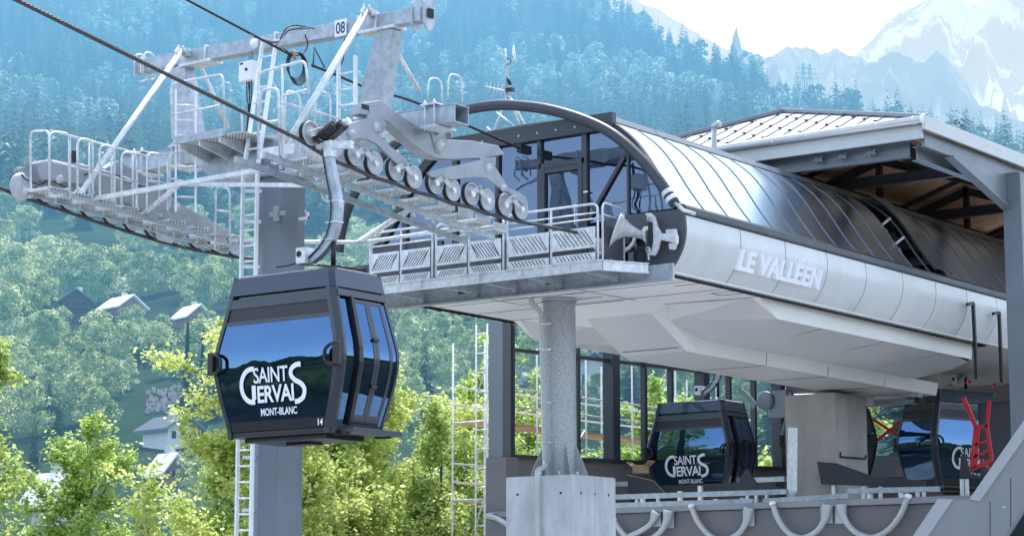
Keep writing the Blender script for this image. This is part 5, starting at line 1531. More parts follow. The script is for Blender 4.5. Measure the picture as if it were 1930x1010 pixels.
# hatch outlines and seams let into the soffit
def seam(pts, w=.018, closed=False):
    pts = [V(p) for p in pts]
    if closed: pts.append(pts[0])
    b = MB()
    for a, c in zip(pts[:-1], pts[1:]): b.beam(a, c, w, .006)
    b.build('seam', m_seam, stn)
zs_ = ZC - .004
for c in ((1248, 522), (1378, 552)):
    p = P(*c, Z=zs_)
    seam([p + V((-.35, -.18, 0)), p + V((.35, -.18, 0)), p + V((.35, .18, 0)), p + V((-.35, .18, 0))], .02, True)
seam([P(1040, 537, Z=zs_), P(1200, 566, Z=zs_)]); seam([P(1252, 573, Z=zs_), P(1410, 561, Z=zs_)])
seam([P(945, 565, Z=zs_), P(1100, 552, Z=zs_)]); seam([P(978, 575, Z=zs_), P(1136, 559, Z=zs_)]); seam([P(1075, 576, Z=zs_), P(1175, 566, Z=zs_)])
seam([P(870, 555, Z=zs_), P(975, 573, Z=zs_)]); seam([P(1272, 539, Z=zs_), P(1320, 534, Z=zs_)])
seam([P(955, 609, Z=zs_), P(1010, 602, Z=zs_)])
for c in ((760, 578), (905, 602)):
    p = P(*c, Z=zs_); seam([p + V((-.3, -.18, 0)), p + V((.3, -.18, 0)), p + V((.3, .18, 0)), p + V((-.3, .18, 0))], .02, True)
seam([(-24.52, 37.9, 6.03 - .004), (-24.52, 39.2, 5.5)]) if False else None
seam([(-26.1, 38.95, 5.525), (-24.7, 38.95, 5.525)], .015)
for y in (42.2, 45.0, 47.8): seam([(-26.28, y, zk - .004), (-24.52, y, zk - .004)], .012); seam([(-24.44, y - .9, 5.745), (-22.36, y - 1.3, 5.945)], .012); seam([(-24.495, y, zk + .01), (-24.465, y, 5.72)], .012)
for y in (35.6, 36.9): seam([(-22.4, y, zs_), (-28.4, y, zs_)], .012)

# ---- service balcony
YB_ = YF - 1.25
bal = empty('service_balcony', P(1130, 495, Y=YB_), 'galvanised service balcony with slotted infill panels across the station front', 'balcony')
zf0 = P(925, 522, Y=YB_).z
xa = P(700, 540, Y=YB_).x; xb = P(1134, 494, Y=YB_).x
b = MB(); b.ibeam((xa - 1.6, YB_, zf0), (xb, YB_, zf0), .09, .19); fb_ = b.build('edge_beam', m_galv2, bal)
b = MB()
for px in (795, 905, 985, 1075): 
    x = P(px, 520, Y=YB_).x; b.box((x, YB_ - .03, zf0), (.02, .06, .16))
b.build('stiffener', m_galv2, fb_)
b = MB(); b.ibeam((xb + .0, YB_ + .04, zf0 - .01), (xb + .42, YF - .35, zf0 + .0), .1, .19); b.build('end_beam', m_galv2, bal)
b = MB(); b.box(((xa + xb) / 2 - .6, (YB_ + YF) / 2, zf0 + .09), (xb - xa + 1.4, YF - YB_ - .2, .025)); b.build('grating', m_grate, bal)
zlow = P(950, 545, Y=YF - .25).z
b = MB(); b.box(((xa + xb) / 2 - .3, YF - .22, zlow), (xb - xa + 2.4, .06, .30)); b.box(((xa + xb) / 2 - .3, YF - .24, zlow - .155), (xb - xa + 2.4, .16, .015)); bk_ = b.build('bearer', m_galv, bal)
b = MB()
for px in (870, 1035): 
    x = P(px, 545, Y=YF - .26).x; b.box((x, YF - .256, zlow + .03), (.16, .008, .06))
b.build('slot', m_seam, bk_)
for px in (760, 860, 935, 1020, 1125):
    x = P(px, 530, Y=YB_ + .4).x; b = MB(); b.beam((x, YB_ + .03, zf0 - .07), (x, YF - .26, zf0 - .07), .08, .08); b.box((x + .05, YF - .3, zf0 - .1), (.1, .1, .16)); b.build('cross_bearer', m_galv, bal)
posts = [698, 756, 815, 822, 884, 949, 957, 1039, 1127]
ztop_ = P(1000, 400, Y=YB_).z
PX_ = [P(px, 470, Y=YB_).x for px in posts]
for i, x in enumerate(PX_):
    b = MB(); b.tube([(x, YB_, zf0 + .05), (x, YB_, ztop_ if i not in (2, 3, 5, 6, 0, 8) else ztop_ - .06)], .022, 8); b.build('post', m_galv2, bal)
for a, c in ((0, 2), (3, 5), (6, 8)):
    x0, x1 = PX_[a], PX_[c]
    rail([(x0, YB_, ztop_ - .3), (x0, YB_, ztop_), (x1, YB_, ztop_), (x1, YB_, ztop_ - .3)], bal, .024)
    rail([(x0, YB_, ztop_ - .17), (x1, YB_, ztop_ - .17)], bal, .015); rail([(x0, YB_, ztop_ - .28), (x1, YB_, ztop_ - .28)], bal, .015)
slots_flip = 0
for a, c, fl in ((0, 1, 1), (1, 2, 1), (3, 4, 1), (4, 5, -1), (6, 7, -1), (7, 8, -1)):
    x0, x1 = PX_[a] + .035, PX_[c] - .035
    for zlo, zhi, n, lean in ((zf0 + .33, zf0 + .72, 9, .12), (zf0 + .10, zf0 + .24, 10, .04)):
        b = MB(); b.box(((x0 + x1) / 2, YB_ - .03, (zlo + zhi) / 2), (x1 - x0, .006, zhi - zlo)); o = b.build('infill_panel', m_galv2, bal)
        b = MB(); w_ = x1 - x0
        for k in range(n):
            x = x0 + w_ * (.12 + .76 * k / (n - 1)); m_ = (zhi - zlo) * .13
            za, zc = zlo + m_, zhi - m_
            dx = fl * lean
            xa_, xc_ = max(x0 + .04, min(x1 - .04, x - dx)), max(x0 + .04, min(x1 - .04, x + dx))
            for yo in (-.0345, -.0255):
                b.add([V((xa_ - .011, YB_ + yo, za)), V((xa_ + .011, YB_ + yo, za)), V((xc_ + .011, YB_ + yo, zc)), V((xc_ - .011, YB_ + yo, zc))], [(0, 1, 2, 3)])
        b.build('slots', m_seam, o)
xr = P(1133, 450, Y=YB_).x; xw = xr - .10
rail([(xr, YB_ + .05, zf0 + .05), (xr, YB_ + .05, ztop_ + .02), (xw, YF - .35, ztop_ + .02), (xw, YF - .35, zf0 + .05)], bal, .022)
rail([(xr, YB_ + .05, ztop_ - .2), (xw, YF - .35, ztop_ - .2)], bal, .015)
b = MB(); b.beam((xr + .02, YB_ + .06, zf0 + .45), (xw - .02, YF - .36, zf0 + .45), .006, .6); b.build('infill_panel', m_anth2, bal)
# sticker and opening at the left end
b = MB(); c = P(709, 483, Y=YB_ - .04); b.box(c, (.09, .004, .10)); b.build('sticker', m_white, bal)

# ---- round column, pedestal, drainpipe
colm = empty('steel_column', (-25.72, 36.1, 2.9), 'thick spangled zinc column standing on the concrete block', 'column')
zpd = P(1080, 893, Y=35.05).z
b = MB(); b.lathe((-25.72, 36.1, zpd), (0, 0, 1), [(0, .345), (6.312 - zpd, .325)], 40); sh_ = b.build('shaft', m_spangle, colm)
b = MB(); b.lathe((-25.72, 36.1, 6.25), (0, 0, 1), [(0, .36), (.05, .36), (.05, .33)], 40); b.build('collar', m_pipe, colm)
b = MB(); b.box((-25.72, 36.1, zpd + .015), (1.15, 1.15, .03)); bp_ = b.build('base_plate', m_spangle, colm)
for k in range(8):
    a = k * math.pi / 4 + .2; d = V((math.cos(a), math.sin(a), 0)); c = V((-25.72, 36.1, zpd + .03)); s = V((-d.y, d.x, 0)) * .012
    b = MB(); b.prism([c + d * .34 - s, c + d * .60 - s, c + d * .60 - s + V((0, 0, .07)), c + d * .36 - s + V((0, 0, .62)), c + d * .335 - s + V((0, 0, .62))], s * 2); b.build('gusset', m_spangle, bp_)
    d2 = V((math.cos(a + .39), math.sin(a + .39), 0)); b = MB(); b.cyl(c + d2 * .5, c + d2 * .5 + V((0, 0, .09)), .025, 6); b.build('bolt', m_galv2, bp_)
K1 = P(1080, 893, Y=35.05); K0 = P(953, 898, Y=35.05); K2 = P(1161, 897, X=K1.x)
ped = empty('concrete_pedestal', ((K0.x + K1.x) / 2, (K1.y + K2.y) / 2, -8.6), 'big smooth concrete block carrying the zinc column', 'pedestal')
b = MB(); hgt = zpd + 8.6
b.box(((K0.x + K1.x) / 2, (K1.y + K2.y) / 2, zpd - hgt / 2), (K1.x - K0.x, K2.y - K1.y, hgt)); b.build('block', m_conc, ped, bevel=.03)
for fx_ in (.18, .5, .82):
    for dz in (.35, 1.25):
        b = MB(); p = V((K0.x + (K1.x - K0.x) * fx_, K1.y, zpd - dz)); b.lathe(p, (0, -1, 0), [(0, .028), (.003, .028), (.003, 0)], 10); b.build('tie_hole', m_seam, ped)
        b = MB(); p = V((K1.x, K1.y + (K2.y - K1.y) * fx_, zpd - dz)); b.lathe(p, (1, 0, 0), [(0, .028), (.003, .028), (.003, 0)], 10); b.build('tie_hole', m_seam, ped)
b = MB(); b.box((K1.x - (K1.x - K0.x) * .5, K1.y - .002, zpd - 2), (.012, .006, 4)); b.build('formwork_joint', m_conc2, ped)
b = MB(); b.box((K1.x + .002, K1.y + (K2.y - K1.y) * .5, zpd - 2), (.006, .012, 4)); b.build('formwork_joint', m_conc2, ped)
b = MB(); YP = 35.6
dp_ = rnd_corner([P(1000, 553, Y=YP), P(1001, 570, Y=YP), P(1020, 588, Y=YP), P(1027, 870, Y=YP)], .1, 5) + rnd_corner([P(1028, 874, Y=YP - .1), P(1026, 880, Y=YP - .3), P(1013, 886, Y=K1.y - .09), P(1013, 905, Y=K1.y - .09), P(1015, 1100, Y=K1.y - .09)], .07, 4)
b.tube(dp_, .052, 12); dpo = b.build('drainpipe', m_pipe, base=P(1013, 900, Y=K1.y - .09), label='grey drainpipe running down the zinc column and concrete block', cat='pipe')
b = MB()
for py in (612, 660, 760, 835): 
    p = P(1022, py, Y=YP); b.lathe(p, (0, 0, 1), [(0, .058), (.03, .058)], 12); b.box(p + V((.1, .05, .015)), (.14, .03, .03))
b.build('clamp', m_galv2, dpo)

# ---- antennas on the roof
ant = empty('antenna_mast', V((-25.9, 37.0, 9.5)), 'roof tripod carrying a yagi aerial and a small dish', 'antenna')
YQ = 37.0; top = P(952, 92, Y=YQ); ft = P(958, 178, Y=YQ)
b = MB(); b.tube([P(957, 200, Y=YQ), top], .026, 8); b.build('mast', m_galv, ant)
for q in ((930, 245), (984, 245), (994, 240)):
    b = MB(); b.tube([ft, P(q[0], q[1] + 4, Y=YQ + (.6 if q[0] == 984 else 0))], .028, 7); b.build('leg', m_galv2, ant)
b = MB(); e0 = P(914, 163, Y=YQ - .1); e1 = P(966, 175, Y=YQ + .0); b.tube([e0, e1], .014, 6); ya = b.build('yagi', m_galv2, ant)
for k in range(7):
    b = MB(); p = e0.lerp(e1, .04 + .14 * k); h = .10 + .008 * k; b.tube([p - V((.03, 0, h)), p + V((.03, 0, h))], .007, 5); b.build('element', m_galv2, ya)
b = MB(); b.lathe(P(966, 102, Y=YQ), V((.75, .5, .1)), [(0, .0), (.02, .12), (.05, .19)], 18); b.build('dish', m_white, ant, solid=.01)
b = MB(); pts = [P(957 + 6 * math.cos(a), 116 + 6 * math.sin(a), Y=YQ) for a in np.linspace(0, 6.28, 14)]; b.tube(pts, .01, 5); b.tube([P(957, 147, Y=YQ), P(962, 160, Y=YQ)], .035, 6); b.box(P(961, 170, Y=YQ), (.16, .12, .08)); b.build('cable_box', m_black, ant)
for q0, q1 in (((936, 212), (972, 240)), ((918, 240), (927, 250))):
    b = MB(); b.tube([P(*q0, Y=YF + .3), P(*q1, Y=YF + .3)], .018, 6); b.build('roof_bracket', m_galv2, ant)
# ---------------------------------------------------------------- terminal building: platform, window wall, rear wall
ZD = 2.56; YD = 45.0
ter = empty('terminal_building', (-28, YD, -8.6), 'open terminal hall with dark framed window wall and taupe base', 'building')
xl_ = P(926, 900, Y=YD).x; xrt = -19.0
b = MB(); b.box(((xl_ + xrt) / 2, YD + .15, (ZD - 8.6) / 2 - .06), (xrt - xl_, .3, ZD + 8.6 - .12)); b.build('front_wall', m_taupe, ter)
b = MB(); b.box(((xl_ + xrt) / 2, YD + .12, ZD - .03), (xrt - xl_ + .04, .46, .14)); b.build('edge_strip', m_wallgrey, ter, bevel=.008)
b = MB(); b.box((-26.45, 54, 2.36), (14.8, 17.4, .12)); b.build('platform_floor', m_conc2, ter)
# side window wall along the far edge; foot and head lines surveyed from the photo
XW = -34.0
f0 = P(964, 861, X=XW); f1 = P(1480, 884, X=XW)
def sillz(y): return f0.z + (f1.z - f0.z) * (y - f0.y) / (f1.y - f0.y)
h0 = P(957, 661, X=XW); h1 = P(1462, 719, X=XW)
def headz(y): return h0.z + (h1.z - h0.z) * (y - h0.y) / (h1.y - h0.y)
Y0w, Y1w = f0.y - .25, 61.0
def wquad(y0, y1, zlo, zhi, th, x, b=None):
    b = b or MB(); b.prism([V((x, y0, zlo(y0))), V((x, y1, zlo(y1))), V((x, y1, zhi(y1))), V((x, y0, zhi(y0)))], (-th, 0, 0)); return b
wquad(YD + .3, Y1w, lambda y: -8.6, lambda y: sillz(y) - .05, .3, XW + .1).build('base_wall', m_taupe, ter)
b = wquad(Y0w, Y1w, lambda y: sillz(y) - .05, lambda y: sillz(y) + .06, .34, XW + .14); b.build('sill', m_anth, ter)
wquad(Y0w, Y1w, headz, lambda y: headz(y) + .09, .12, XW + .05).build('transom', m_anth, ter)
wquad(Y0w, Y1w, lambda y: headz(y) + .85, lambda y: headz(y) + 1.6, .3, XW + .1).build('head_beam', m_anth, ter)
mul = [(964, .10), (1088, .10), (1153, .34), (1214, .13), (1264, .12), (1324, .32), (1374, .12), (1421, .12), (1468, .30), (1515, .12), (1556, .12), (1594, .3)]
mys = []
for px, w__ in mul:
    y = P(px, 800, X=XW).y; mys.append(y)
    b = MB(); b.box((XW, y, (sillz(y) + headz(y) + .9) / 2), (.16 if w__ < .2 else .34, w__, headz(y) + .9 - sillz(y))); b.build('mullion', m_anth, ter, bevel=.006)
for y0, y1 in zip(mys[:-1], mys[1:]):
    b = MB(); b.poly([V((XW, y0, sillz(y0))), V((XW, y1, sillz(y1))), V((XW, y1, headz(y1) + .9)), V((XW, y0, headz(y0) + .9))]); b.build('window', m_winglass, ter)
# corner column and base
xc = P(925, 800, Y=YD + .1).x; xd = P(951, 800, Y=YD + .1).x
zc = P(940, 862, Y=YD + .1).z
b = MB(); b.box(((xc + xd) / 2, YD + .19, (zc + 9.8) / 2), (xd - xc, .36, 9.8 - zc)); b.build('corner_column', m_steel_mid, ter, bevel=.01)
b = MB(); b.box(((xc + xd) / 2 + .06, YD + .2, (zc - 8.6) / 2), (xd - xc + .2, .5, zc + 8.6)); b.build('column_base', m_taupe, ter, bevel=.01)
# rear wall with a window
YR = 59.5
wx0 = P(1628, 800, Y=YR).x; wx1 = P(1722, 800, Y=YR).x; wz0 = P(1670, 858, Y=YR).z; wz1 = P(1670, 763, Y=YR).z
m_rear = mat('brown grey rear wall', (.20, .185, .165), .85, 0, .1, .6, .1, 40, dirt=.3)
for x0, x1, z0, z1 in ((-33.85, wx0, 2.3, 8.9), (wx1, -14.5, 2.3, 8.9), (wx0, wx1, 2.3, wz0), (wx0, wx1, wz1, 8.9)):
    b = MB(); b.box(((x0 + x1) / 2, YR + .15, (z0 + z1) / 2), (x1 - x0, .3, z1 - z0)); b.build('rear_wall', m_rear, ter)
b = MB(); b.poly([(wx0, YR + .1, wz0), (wx1, YR + .1, wz0), (wx1, YR + .1, wz1), (wx0, YR + .1, wz1)]); wn_ = b.build('window', m_winglass, ter)
b = MB()
for s_ in (1, -1):
    cx_, cz_ = (wx0 + wx1) / 2, (wz0 + wz1) / 2; hw = (wx1 - wx0) * .34; hh_ = (wz1 - wz0) * .24
    b.beam((cx_ - hw, YR + .08 - .004 * s_, cz_ - s_ * hh_), (cx_ + hw, YR + .08 - .004 * s_, cz_ + s_ * hh_), .006, .09, up=(0, 0, 1))
b.build('warning_cross', m_red, wn_)
b = MB(); b.box(((wx0 + wx1) / 2, YR - .02, wz0 - .35), (wx1 - wx0, .06, .6)); b.build('dado', m_wallgrey, ter)
# concrete pillar carrying the hall
p1_ = P(1575, 800, Y=47.6); p0_ = P(1480, 800, Y=47.6); p2_ = P(1634, 800, X=p1_.x)
b = MB(); b.box(((p0_.x + p1_.x) / 2, (p1_.y + p2_.y) / 2, 3.85), (p1_.x - p0_.x, p2_.y - p1_.y, 3.0)); 
b.build('concrete_pillar', m_conc2, base=((p0_.x + p1_.x) / 2, (p1_.y + p2_.y) / 2, 2.4), bevel=.02, label='raw board-marked concrete pillar under the station hull', cat='pillar')
zt = P(1575, 706, Y=47.6).z
b = MB(); b.box((p1_.x - .2, p1_.y + .4, zt + .2), (.9, .9, .4)); b.build('bearing_block', m_conc, base=(p1_.x - .2, p1_.y + .4, zt), label='pale bearing block between the concrete pillar and the hull', cat='block', bevel=.01)
b = MB(); xx = p1_.x + .05; b.tube(rnd_corner([P(1584, 851, X=xx), P(1584, 860, X=xx), P(1632, 864, X=xx), P(1632, 857, X=xx)], .04), .02, 6); b.build('grab_rail', m_black, base=P(1584, 860, X=xx), label='small black grab rail on the side of the concrete pillar', cat='rail')

# ---------------------------------------------------------------- guide fins, rails and tackle on the platform
def yprism(name, pts, Y, th, m, label=None, cat=None, parent=None, group=None, bevel=.006):
    b = MB(); q = [P(x, y, Y=Y) for x, y in pts]; b.prism(q, (0, th, 0))
    return b.build(name, m, parent, base=None if parent else q[0], bevel=bevel, label=label, cat=cat, group=group)
def fin(pts, Y, posts, label):
    root = empty('guide_fin', P(*pts[0], Y=Y), label, 'guide rail', 'cabin guide fins')
    yprism('blade', pts, Y, .05, m_steel_dk, parent=root)
    for px, py in posts:
        p = P(px, py, Y=Y + .1); b = MB(); b.box((p.x, p.y, (p.z + 2.4) / 2 + .0), (.07, .07, max(.1, p.z - 2.4))); b.build('post', m_galv2, root)
z2 = lambda pts: [(1380 + x / 2.149, 540 + y / 2.149) for x, y in pts]
fin(z2([(343, 708), (420, 714), (500, 742), (575, 770), (780, 785), (780, 815), (560, 806), (360, 800)]), 47.2, z2([(410, 803), (530, 806), (600, 808), (680, 812), (750, 814), (775, 814)]), 'long dark guide fin in front of the concrete pillar')
fin(z2([(32, 830), (36, 768), (60, 735), (76, 760), (105, 806), (222, 815), (222, 838), (90, 832)]), 47.4, z2([(62, 832), (98, 833), (140, 836)]), 'dark guide fin right below the parked cabin')
fin([(1180, 894), (1231, 905), (1252, 928), (1250, 934), (1187, 936)], 48.4, [(1200, 936), (1240, 934)], 'dark guide fin left of the parked cabin')
fin(z2([(920, 770), (925, 690), (940, 670), (966, 758), (1000, 765), (1000, 778)]), 46.6, z2([(930, 778), (950, 778)]), 'small grey guide fin before the red barrier')
tr = empty('cabin_track', P(1320, 940, Y=46.2), 'galvanised guide rails on short posts along the platform edge', 'track')
for (a, c, Y) in (((1162, 912), (1222, 910), 48.9), ((1400, 905), (1480, 902), 48.9), ((1162, 936), (1484, 926), 46.6), ((1440, 944), (1600, 934), 46.0), ((1600, 925), (1770, 921), 46.4), ((1160, 952), (1420, 944), 45.6)):
    b = MB(); b.beam(P(*a, Y=Y), P(*c, Y=Y), .12, .12); b.build('rail', m_galv, tr)
for px, py, Y in ((1211, 930, 47.5), (1282, 925, 47.5), (1258, 945, 46.6), (1350, 940, 46.6), (1400, 938, 46.6), (1465, 945, 46.4), (1320, 915, 48.6), (1640, 930, 46.4), (1700, 928, 46.4)):
    p = P(px, py, Y=Y); b = MB(); b.box((p.x, p.y, (p.z + 2.4) / 2), (.10, .10, max(.15, p.z - 2.4))); b.build('post', m_galv2, tr)
b = MB(); b.box(P(1330, 930, Y=50), (4.5, .4, .5)); b.build('drive_housing', m_steel_dk, tr)
yprism('metal_sheet', [(1485, 805), (1503, 806), (1502, 926), (1497, 935), (1483, 938)], 46.9, .02, m_galv2, 'tall thin galvanised sheet standing before the concrete pillar', 'sheet')
# overhead launching beam with rods
lb_ = empty('launch_beam', P(1571, 712, Y=49.5), 'curved galvanised launching beam hanging over the parked cabins', 'beam')
yprism('flange', [(1571, 712), (1585, 715), (1600, 724), (1640, 735), (1731, 739), (1731, 748), (1640, 744), (1605, 746), (1592, 738)], 49.5, .25, m_galv, parent=lb_)
b = MB(); b.beam(P(1584, 762, Y=49.8), P(1735, 756, Y=49.8), .12, .11); b.build('lower_rail', m_galv, lb_)
for px, y0, y1 in ((1688, 690, 738), (1692, 690, 738), (1640, 715, 757), (1634, 715, 757)):
    b = MB(); b.tube([P(px, y0 - 10, Y=49.6), P(px, y1, Y=49.6)], .025, 6); b.build('rod', m_galv2, lb_)
b = MB(); b.box(P(1637, 722, Y=49.6), (.25, .3, .06)); b.box(P(1690, 733, Y=49.6), (.3, .3, .06)); b.box(P(1638, 748, Y=49.6), (.16, .2, .4)); b.build('clamp', m_galv2, lb_)
b = MB(); b.box(P(1733, 752, Y=49.7), (.14, .3, .2)); b.build('buffer', m_rubber, lb_)
# door opener left of the pillar
op = empty('door_opener', P(1440, 755, Y=50.5), 'dark arm and hub beside the parked cabin', 'mechanism')
yprism('arm', [(1386, 731), (1396, 730), (1412, 745), (1425, 760), (1420, 772), (1405, 750)], 50.5, .08, m_steel_mid, parent=op)
b = MB(); c = P(1446, 755, Y=50.6); b.lathe(c, (0, -1, 0), [(0, .25), (.12, .25), (.15, .2), (.15, 0)], 16); b.box(c + V((.35, .1, -.1)), (.5, .3, .7)); b.beam(c, c + V((.7, .1, .1)), .16, .2); b.build('hub', m_steel_mid, op)
# black square hook bars hanging before the side panels
for i, pts in enumerate((((1823, 574), (1834, 571), (1841, 716), (1827, 719)), ((1872, 591), (1883, 589), (1888, 722), (1874, 725)))):
    Xh = -21.5
    q = [P(x, y, X=Xh) for x, y in pts]
    b = MB()
    for a, c in zip(q[:-1], q[1:]): b.beam(a, c, .07, .07, up=(1, 0, 0))
    o = b.build('hook_bar', m_cabblk, base=q[0], label=('left' if i == 0 else 'right') + ' of two black square hook bars hanging from the side panels', cat='bar', group='hook bars')
    b = MB(); b.box(q[-1] + V((-.04, 0, -.02)), (.07, .05, .05)); b.build('red_tip', m_red, o)
# red folding barrier
red = empty('red_barrier', P(1835, 880, Y=47.6), 'red angular barrier frame in front of the right parked cabin', 'barrier')
def rbar(pts, w=.12):
    q = [P(x, y, Y=47.6) for x, y in z2(pts)]
    b = MB()
    for a, c in zip(q[:-1], q[1:]): b.beam(a, c, .05, w, up=(0, 0, 1) if abs((c - a).normalized().z) < .8 else (1, 0, 0))
    b.build('bar', m_red, red)
rbar([(936, 450), (988, 568), (970, 738)], .10); rbar([(1042, 460), (1032, 565), (1052, 700)], .08); rbar([(985, 566), (1035, 564)], .07); rbar([(968, 740), (1055, 700)], .09)
rbar([(985, 640), (1045, 620)], .05); rbar([(980, 690), (1050, 655)], .05); rbar([(1000, 570), (985, 735)], .06); rbar([(1010, 700), (1040, 740)], .06)
# switch cabinet and rear clutter
b = MB(); q = P(1893, 830, Y=52.0); b.box((q.x, q.y, q.z), (1.1, .6, 1.9)); cb2 = b.build('switch_cabinet', m_anth, base=(q.x, q.y, q.z - .95), label='tall dark switch cabinet right of the parked gondola', cat='cabinet', bevel=.01)
b = MB(); b.box((q.x + .02, q.y - .31, q.z), (1.0, .02, 1.8)); b.build('door', m_anth2, cb2, bevel=.008)
# cardboard left on the platform
m_card = mat('corrugated cardboard', (.36, .25, .14), .85, 0, .1, 6)
cd = empty('cardboard_box', P(1208, 892, Y=49.5), 'torn open brown cardboard box left of the parked cabin', 'box')
c = P(1208, 884, Y=49.5); b = MB(); Rz = Matrix.Rotation(.5, 3, 'Z'); b.box(c, (.42, .35, .22), Rz); b.build('body', m_card, cd)
for dx, rt_ in ((-.28, .6), (.28, -.7)):
    b = MB(); b.box(c + V((dx, -.02, .14)), (.2, .32, .012), Matrix.Rotation(rt_, 3, 'Y')); b.build('flap', m_card, cd)
# curved net brackets along the platform face
for i, (pts, plate_) in enumerate((([(1586, 950), (1590, 974), (1610, 1000), (1642, 1012), (1672, 1000), (1696, 972), (1711, 937)], (1585, 965)), ([(1560, 950), (1555, 976), (1540, 1000), (1512, 1013), (1485, 1002), (1466, 976), (1457, 951)], (1558, 965)), ([(1412, 956), (1407, 981), (1392, 1005), (1362, 1018), (1335, 1006), (1314, 980), (1304, 956)], (1411, 970)), ([(1260, 962), (1255, 985), (1240, 1006), (1214, 1020), (1188, 1016), (1170, 1000), (1158, 982)], (1260, 975)), ([(1238, 965), (1225, 988), (1200, 1004), (1170, 1016)], (1236, 972)))):
    q = arc([P(x, y, Y=YD - .16 - .03 * (i % 2)) for x, y in pts], 5)
    n = len(q); b = MB(); b.tube(q, [.13 - .06 * min(1, k / (n * .25)) for k in range(n)], 10)
    o = b.build('net_bracket', m_pipe, base=q[0], label=['rightmost hanging white pipe loop below the platform edge', 'white pipe loop second from the right below the platform edge', 'white pipe loop in the middle below the platform edge', 'white pipe loop next to the concrete block', 'short white pipe arm beside the concrete block'][i], cat='bracket', group='white pipe loops under the platform edge')
    p = P(*plate_, Y=YD - .06); b = MB(); b.box(p, (.30, .03, .5)); b.box(p + V((0, -.03, .14)), (.05, .04, .05)); b.build('fixing_plate', m_pipe, o, bevel=.006)
    if i < 4: b = MB(); e = q[-1]; b.lathe(e, (q[-1] - q[-2]), [(0, .075), (.05, .085), (.08, .06), (.08, 0)], 10); b.build('end_cap', m_white, o)
q = [P(918, 972, Y=YD - .2), P(936, 976, Y=YD - .25), P(962, 992, Y=YD - .6)]
b = MB(); b.tube(arc(q, 5), .07, 10); o = b.build('net_bracket', m_pipe, base=q[0], label='lone white pipe arm left of the concrete block', cat='bracket', group='white pipe loops under the platform edge')
b = MB(); b.box(P(925, 968, Y=YD - .15), (.3, .2, .03)); b.build('fixing_plate', m_pipe, o)

# ---------------------------------------------------------------- escalator parapet at the right
YS_ = 43.4
para = empty('stair_parapet', P(1722, 1010, Y=YS_), 'pale stepped parapet wall rising along the escalator at lower right', 'parapet')
out_ = [(1655, 1110), (1768, 941), (1827, 941), (1935, 784), (2000, 690), (2300, 690), (2300, 1500), (1655, 1500)]
b = MB(); b.prism([P(x, y, Y=YS_) for x, y in out_], (0, .3, 0)); b.build('wall', m_wallgrey, para)
def cop(a, c, a2, c2):
    b = MB(); b.prism([P(*a, Y=YS_ - .05), P(*c, Y=YS_ - .05), P(*c2, Y=YS_ - .05), P(*a2, Y=YS_ - .05)], (0, .38, 0)); b.build('coping', m_cop, para, bevel=.006)
cop((1652, 1110), (1767, 940), (1680, 1110), (1796, 940)); cop((1826.5, 940), (1936, 782), (1846, 944), (1955, 790))
b = MB(); b.beam(P(1866, 945, Y=YS_ - .004), P(1866, 1100, Y=YS_ - .004), .012, .01, up=(1, 0, 0)); b.beam(P(1905, 900, Y=YS_ - .004), P(1905, 1100, Y=YS_ - .004), .012, .01, up=(1, 0, 0)); b.build('joint', m_seam, para)
b = MB(); b.box(P(1893, 955, Y=YS_ - .01), (.09, .03, .05)); b.build('socket', m_pipe, para)
esc = empty('escalator_balustrade', P(1890, 1010, Y=42.2), 'glazed escalator balustrade with steel handrail in the lower right corner', 'handrail')
a = P(1840, 1100, Y=42.2); c = P(1960, 915, Y=42.2)
b = MB(); b.tube([a, c], .045, 8); b.build('handrail', m_steel_mid, esc)
b = MB(); b.poly([a + V((0, 0, -.06)), c + V((0, 0, -.06)), c + V((0, 0, -.9)), a + V((0, 0, -.9))]); b.build('glass_pane', m_stglass, esc)
b = MB(); b.tube([a + V((.3, -.1, -.3)), c + V((.3, -.1, -.3))], .05, 8); b.build('skirt', m_anth, esc)

# ---------------------------------------------------------------- pavilion roof
roof = empty('pavilion_roof', (-25.1, 50, 10), 'hipped zinc roof with snow guards and a gutter over the hall', 'roof')
ZE_ = 10.17; XA, XB2, YA_, YB2 = -20.2, -30.03, 41.5, 63.0
AP = V((-25.1, 44.3, P(1500, 209, Y=44.3).z)); RB = V((-25.1, YB2 - 2.8, AP.z))
A = V((XA, YA_, ZE_ + .10)); B = V((XB2, YA_, ZE_ + .10)); C_ = V((XB2, YB2, ZE_ + .10)); D_ = V((XA, YB2, ZE_ + .10))
for pts in ([A, AP, B], [A, D_, RB, AP], [B, AP, RB, C_], [C_, RB, D_]):
    b = MB(); b.poly(pts); b.build('roof_slope', m_snow_roof, roof, solid=.03)
    b = MB(); b.poly([p + V((0, 0, -.20)) + (V((XA - .0, 52, 0)) * 0) for p in pts]); b.build('boarding', m_wood, roof)
# rolls along the hips
for a, c in ((A, AP), (B, AP), (AP, RB)):
    b = MB(); b.beam(a + V((0, 0, .05)), c + V((0, 0, .05)), .22, .09); b.build('hip_flashing', m_steel_mid, roof, bevel=.02)
nv = (A - AP).cross(B - AP).normalized()
if nv.z < 0: nv = -nv
slope = (AP - (A + B) / 2)
def on_front(x, t):
    """point on the front slope: x along the eave, t 0 eave .. 1 ridge height"""
    p = V((x, YA_, ZE_ + .10)); return V((x, YA_ + (AP.y - YA_) * t, ZE_ + .10 + (AP.z - ZE_ - .10) * t))
def tmax(x):
    return max(0, 1 - abs(x - AP.x) / (XA - AP.x if x > AP.x else AP.x - XB2))
x = XB2 + .35
nseam = 0
while x < XA - .2:
    t = tmax(x)
    if t > .06:
        b = MB(); b.beam(on_front(x, .0) + nv * .03, on_front(x, t * .97) + nv * .03, .014, .03, up=nv); b.build('standing_seam', m_steel_mid, roof)
        nseam += 1
    x += .46
first = None; ng = 0
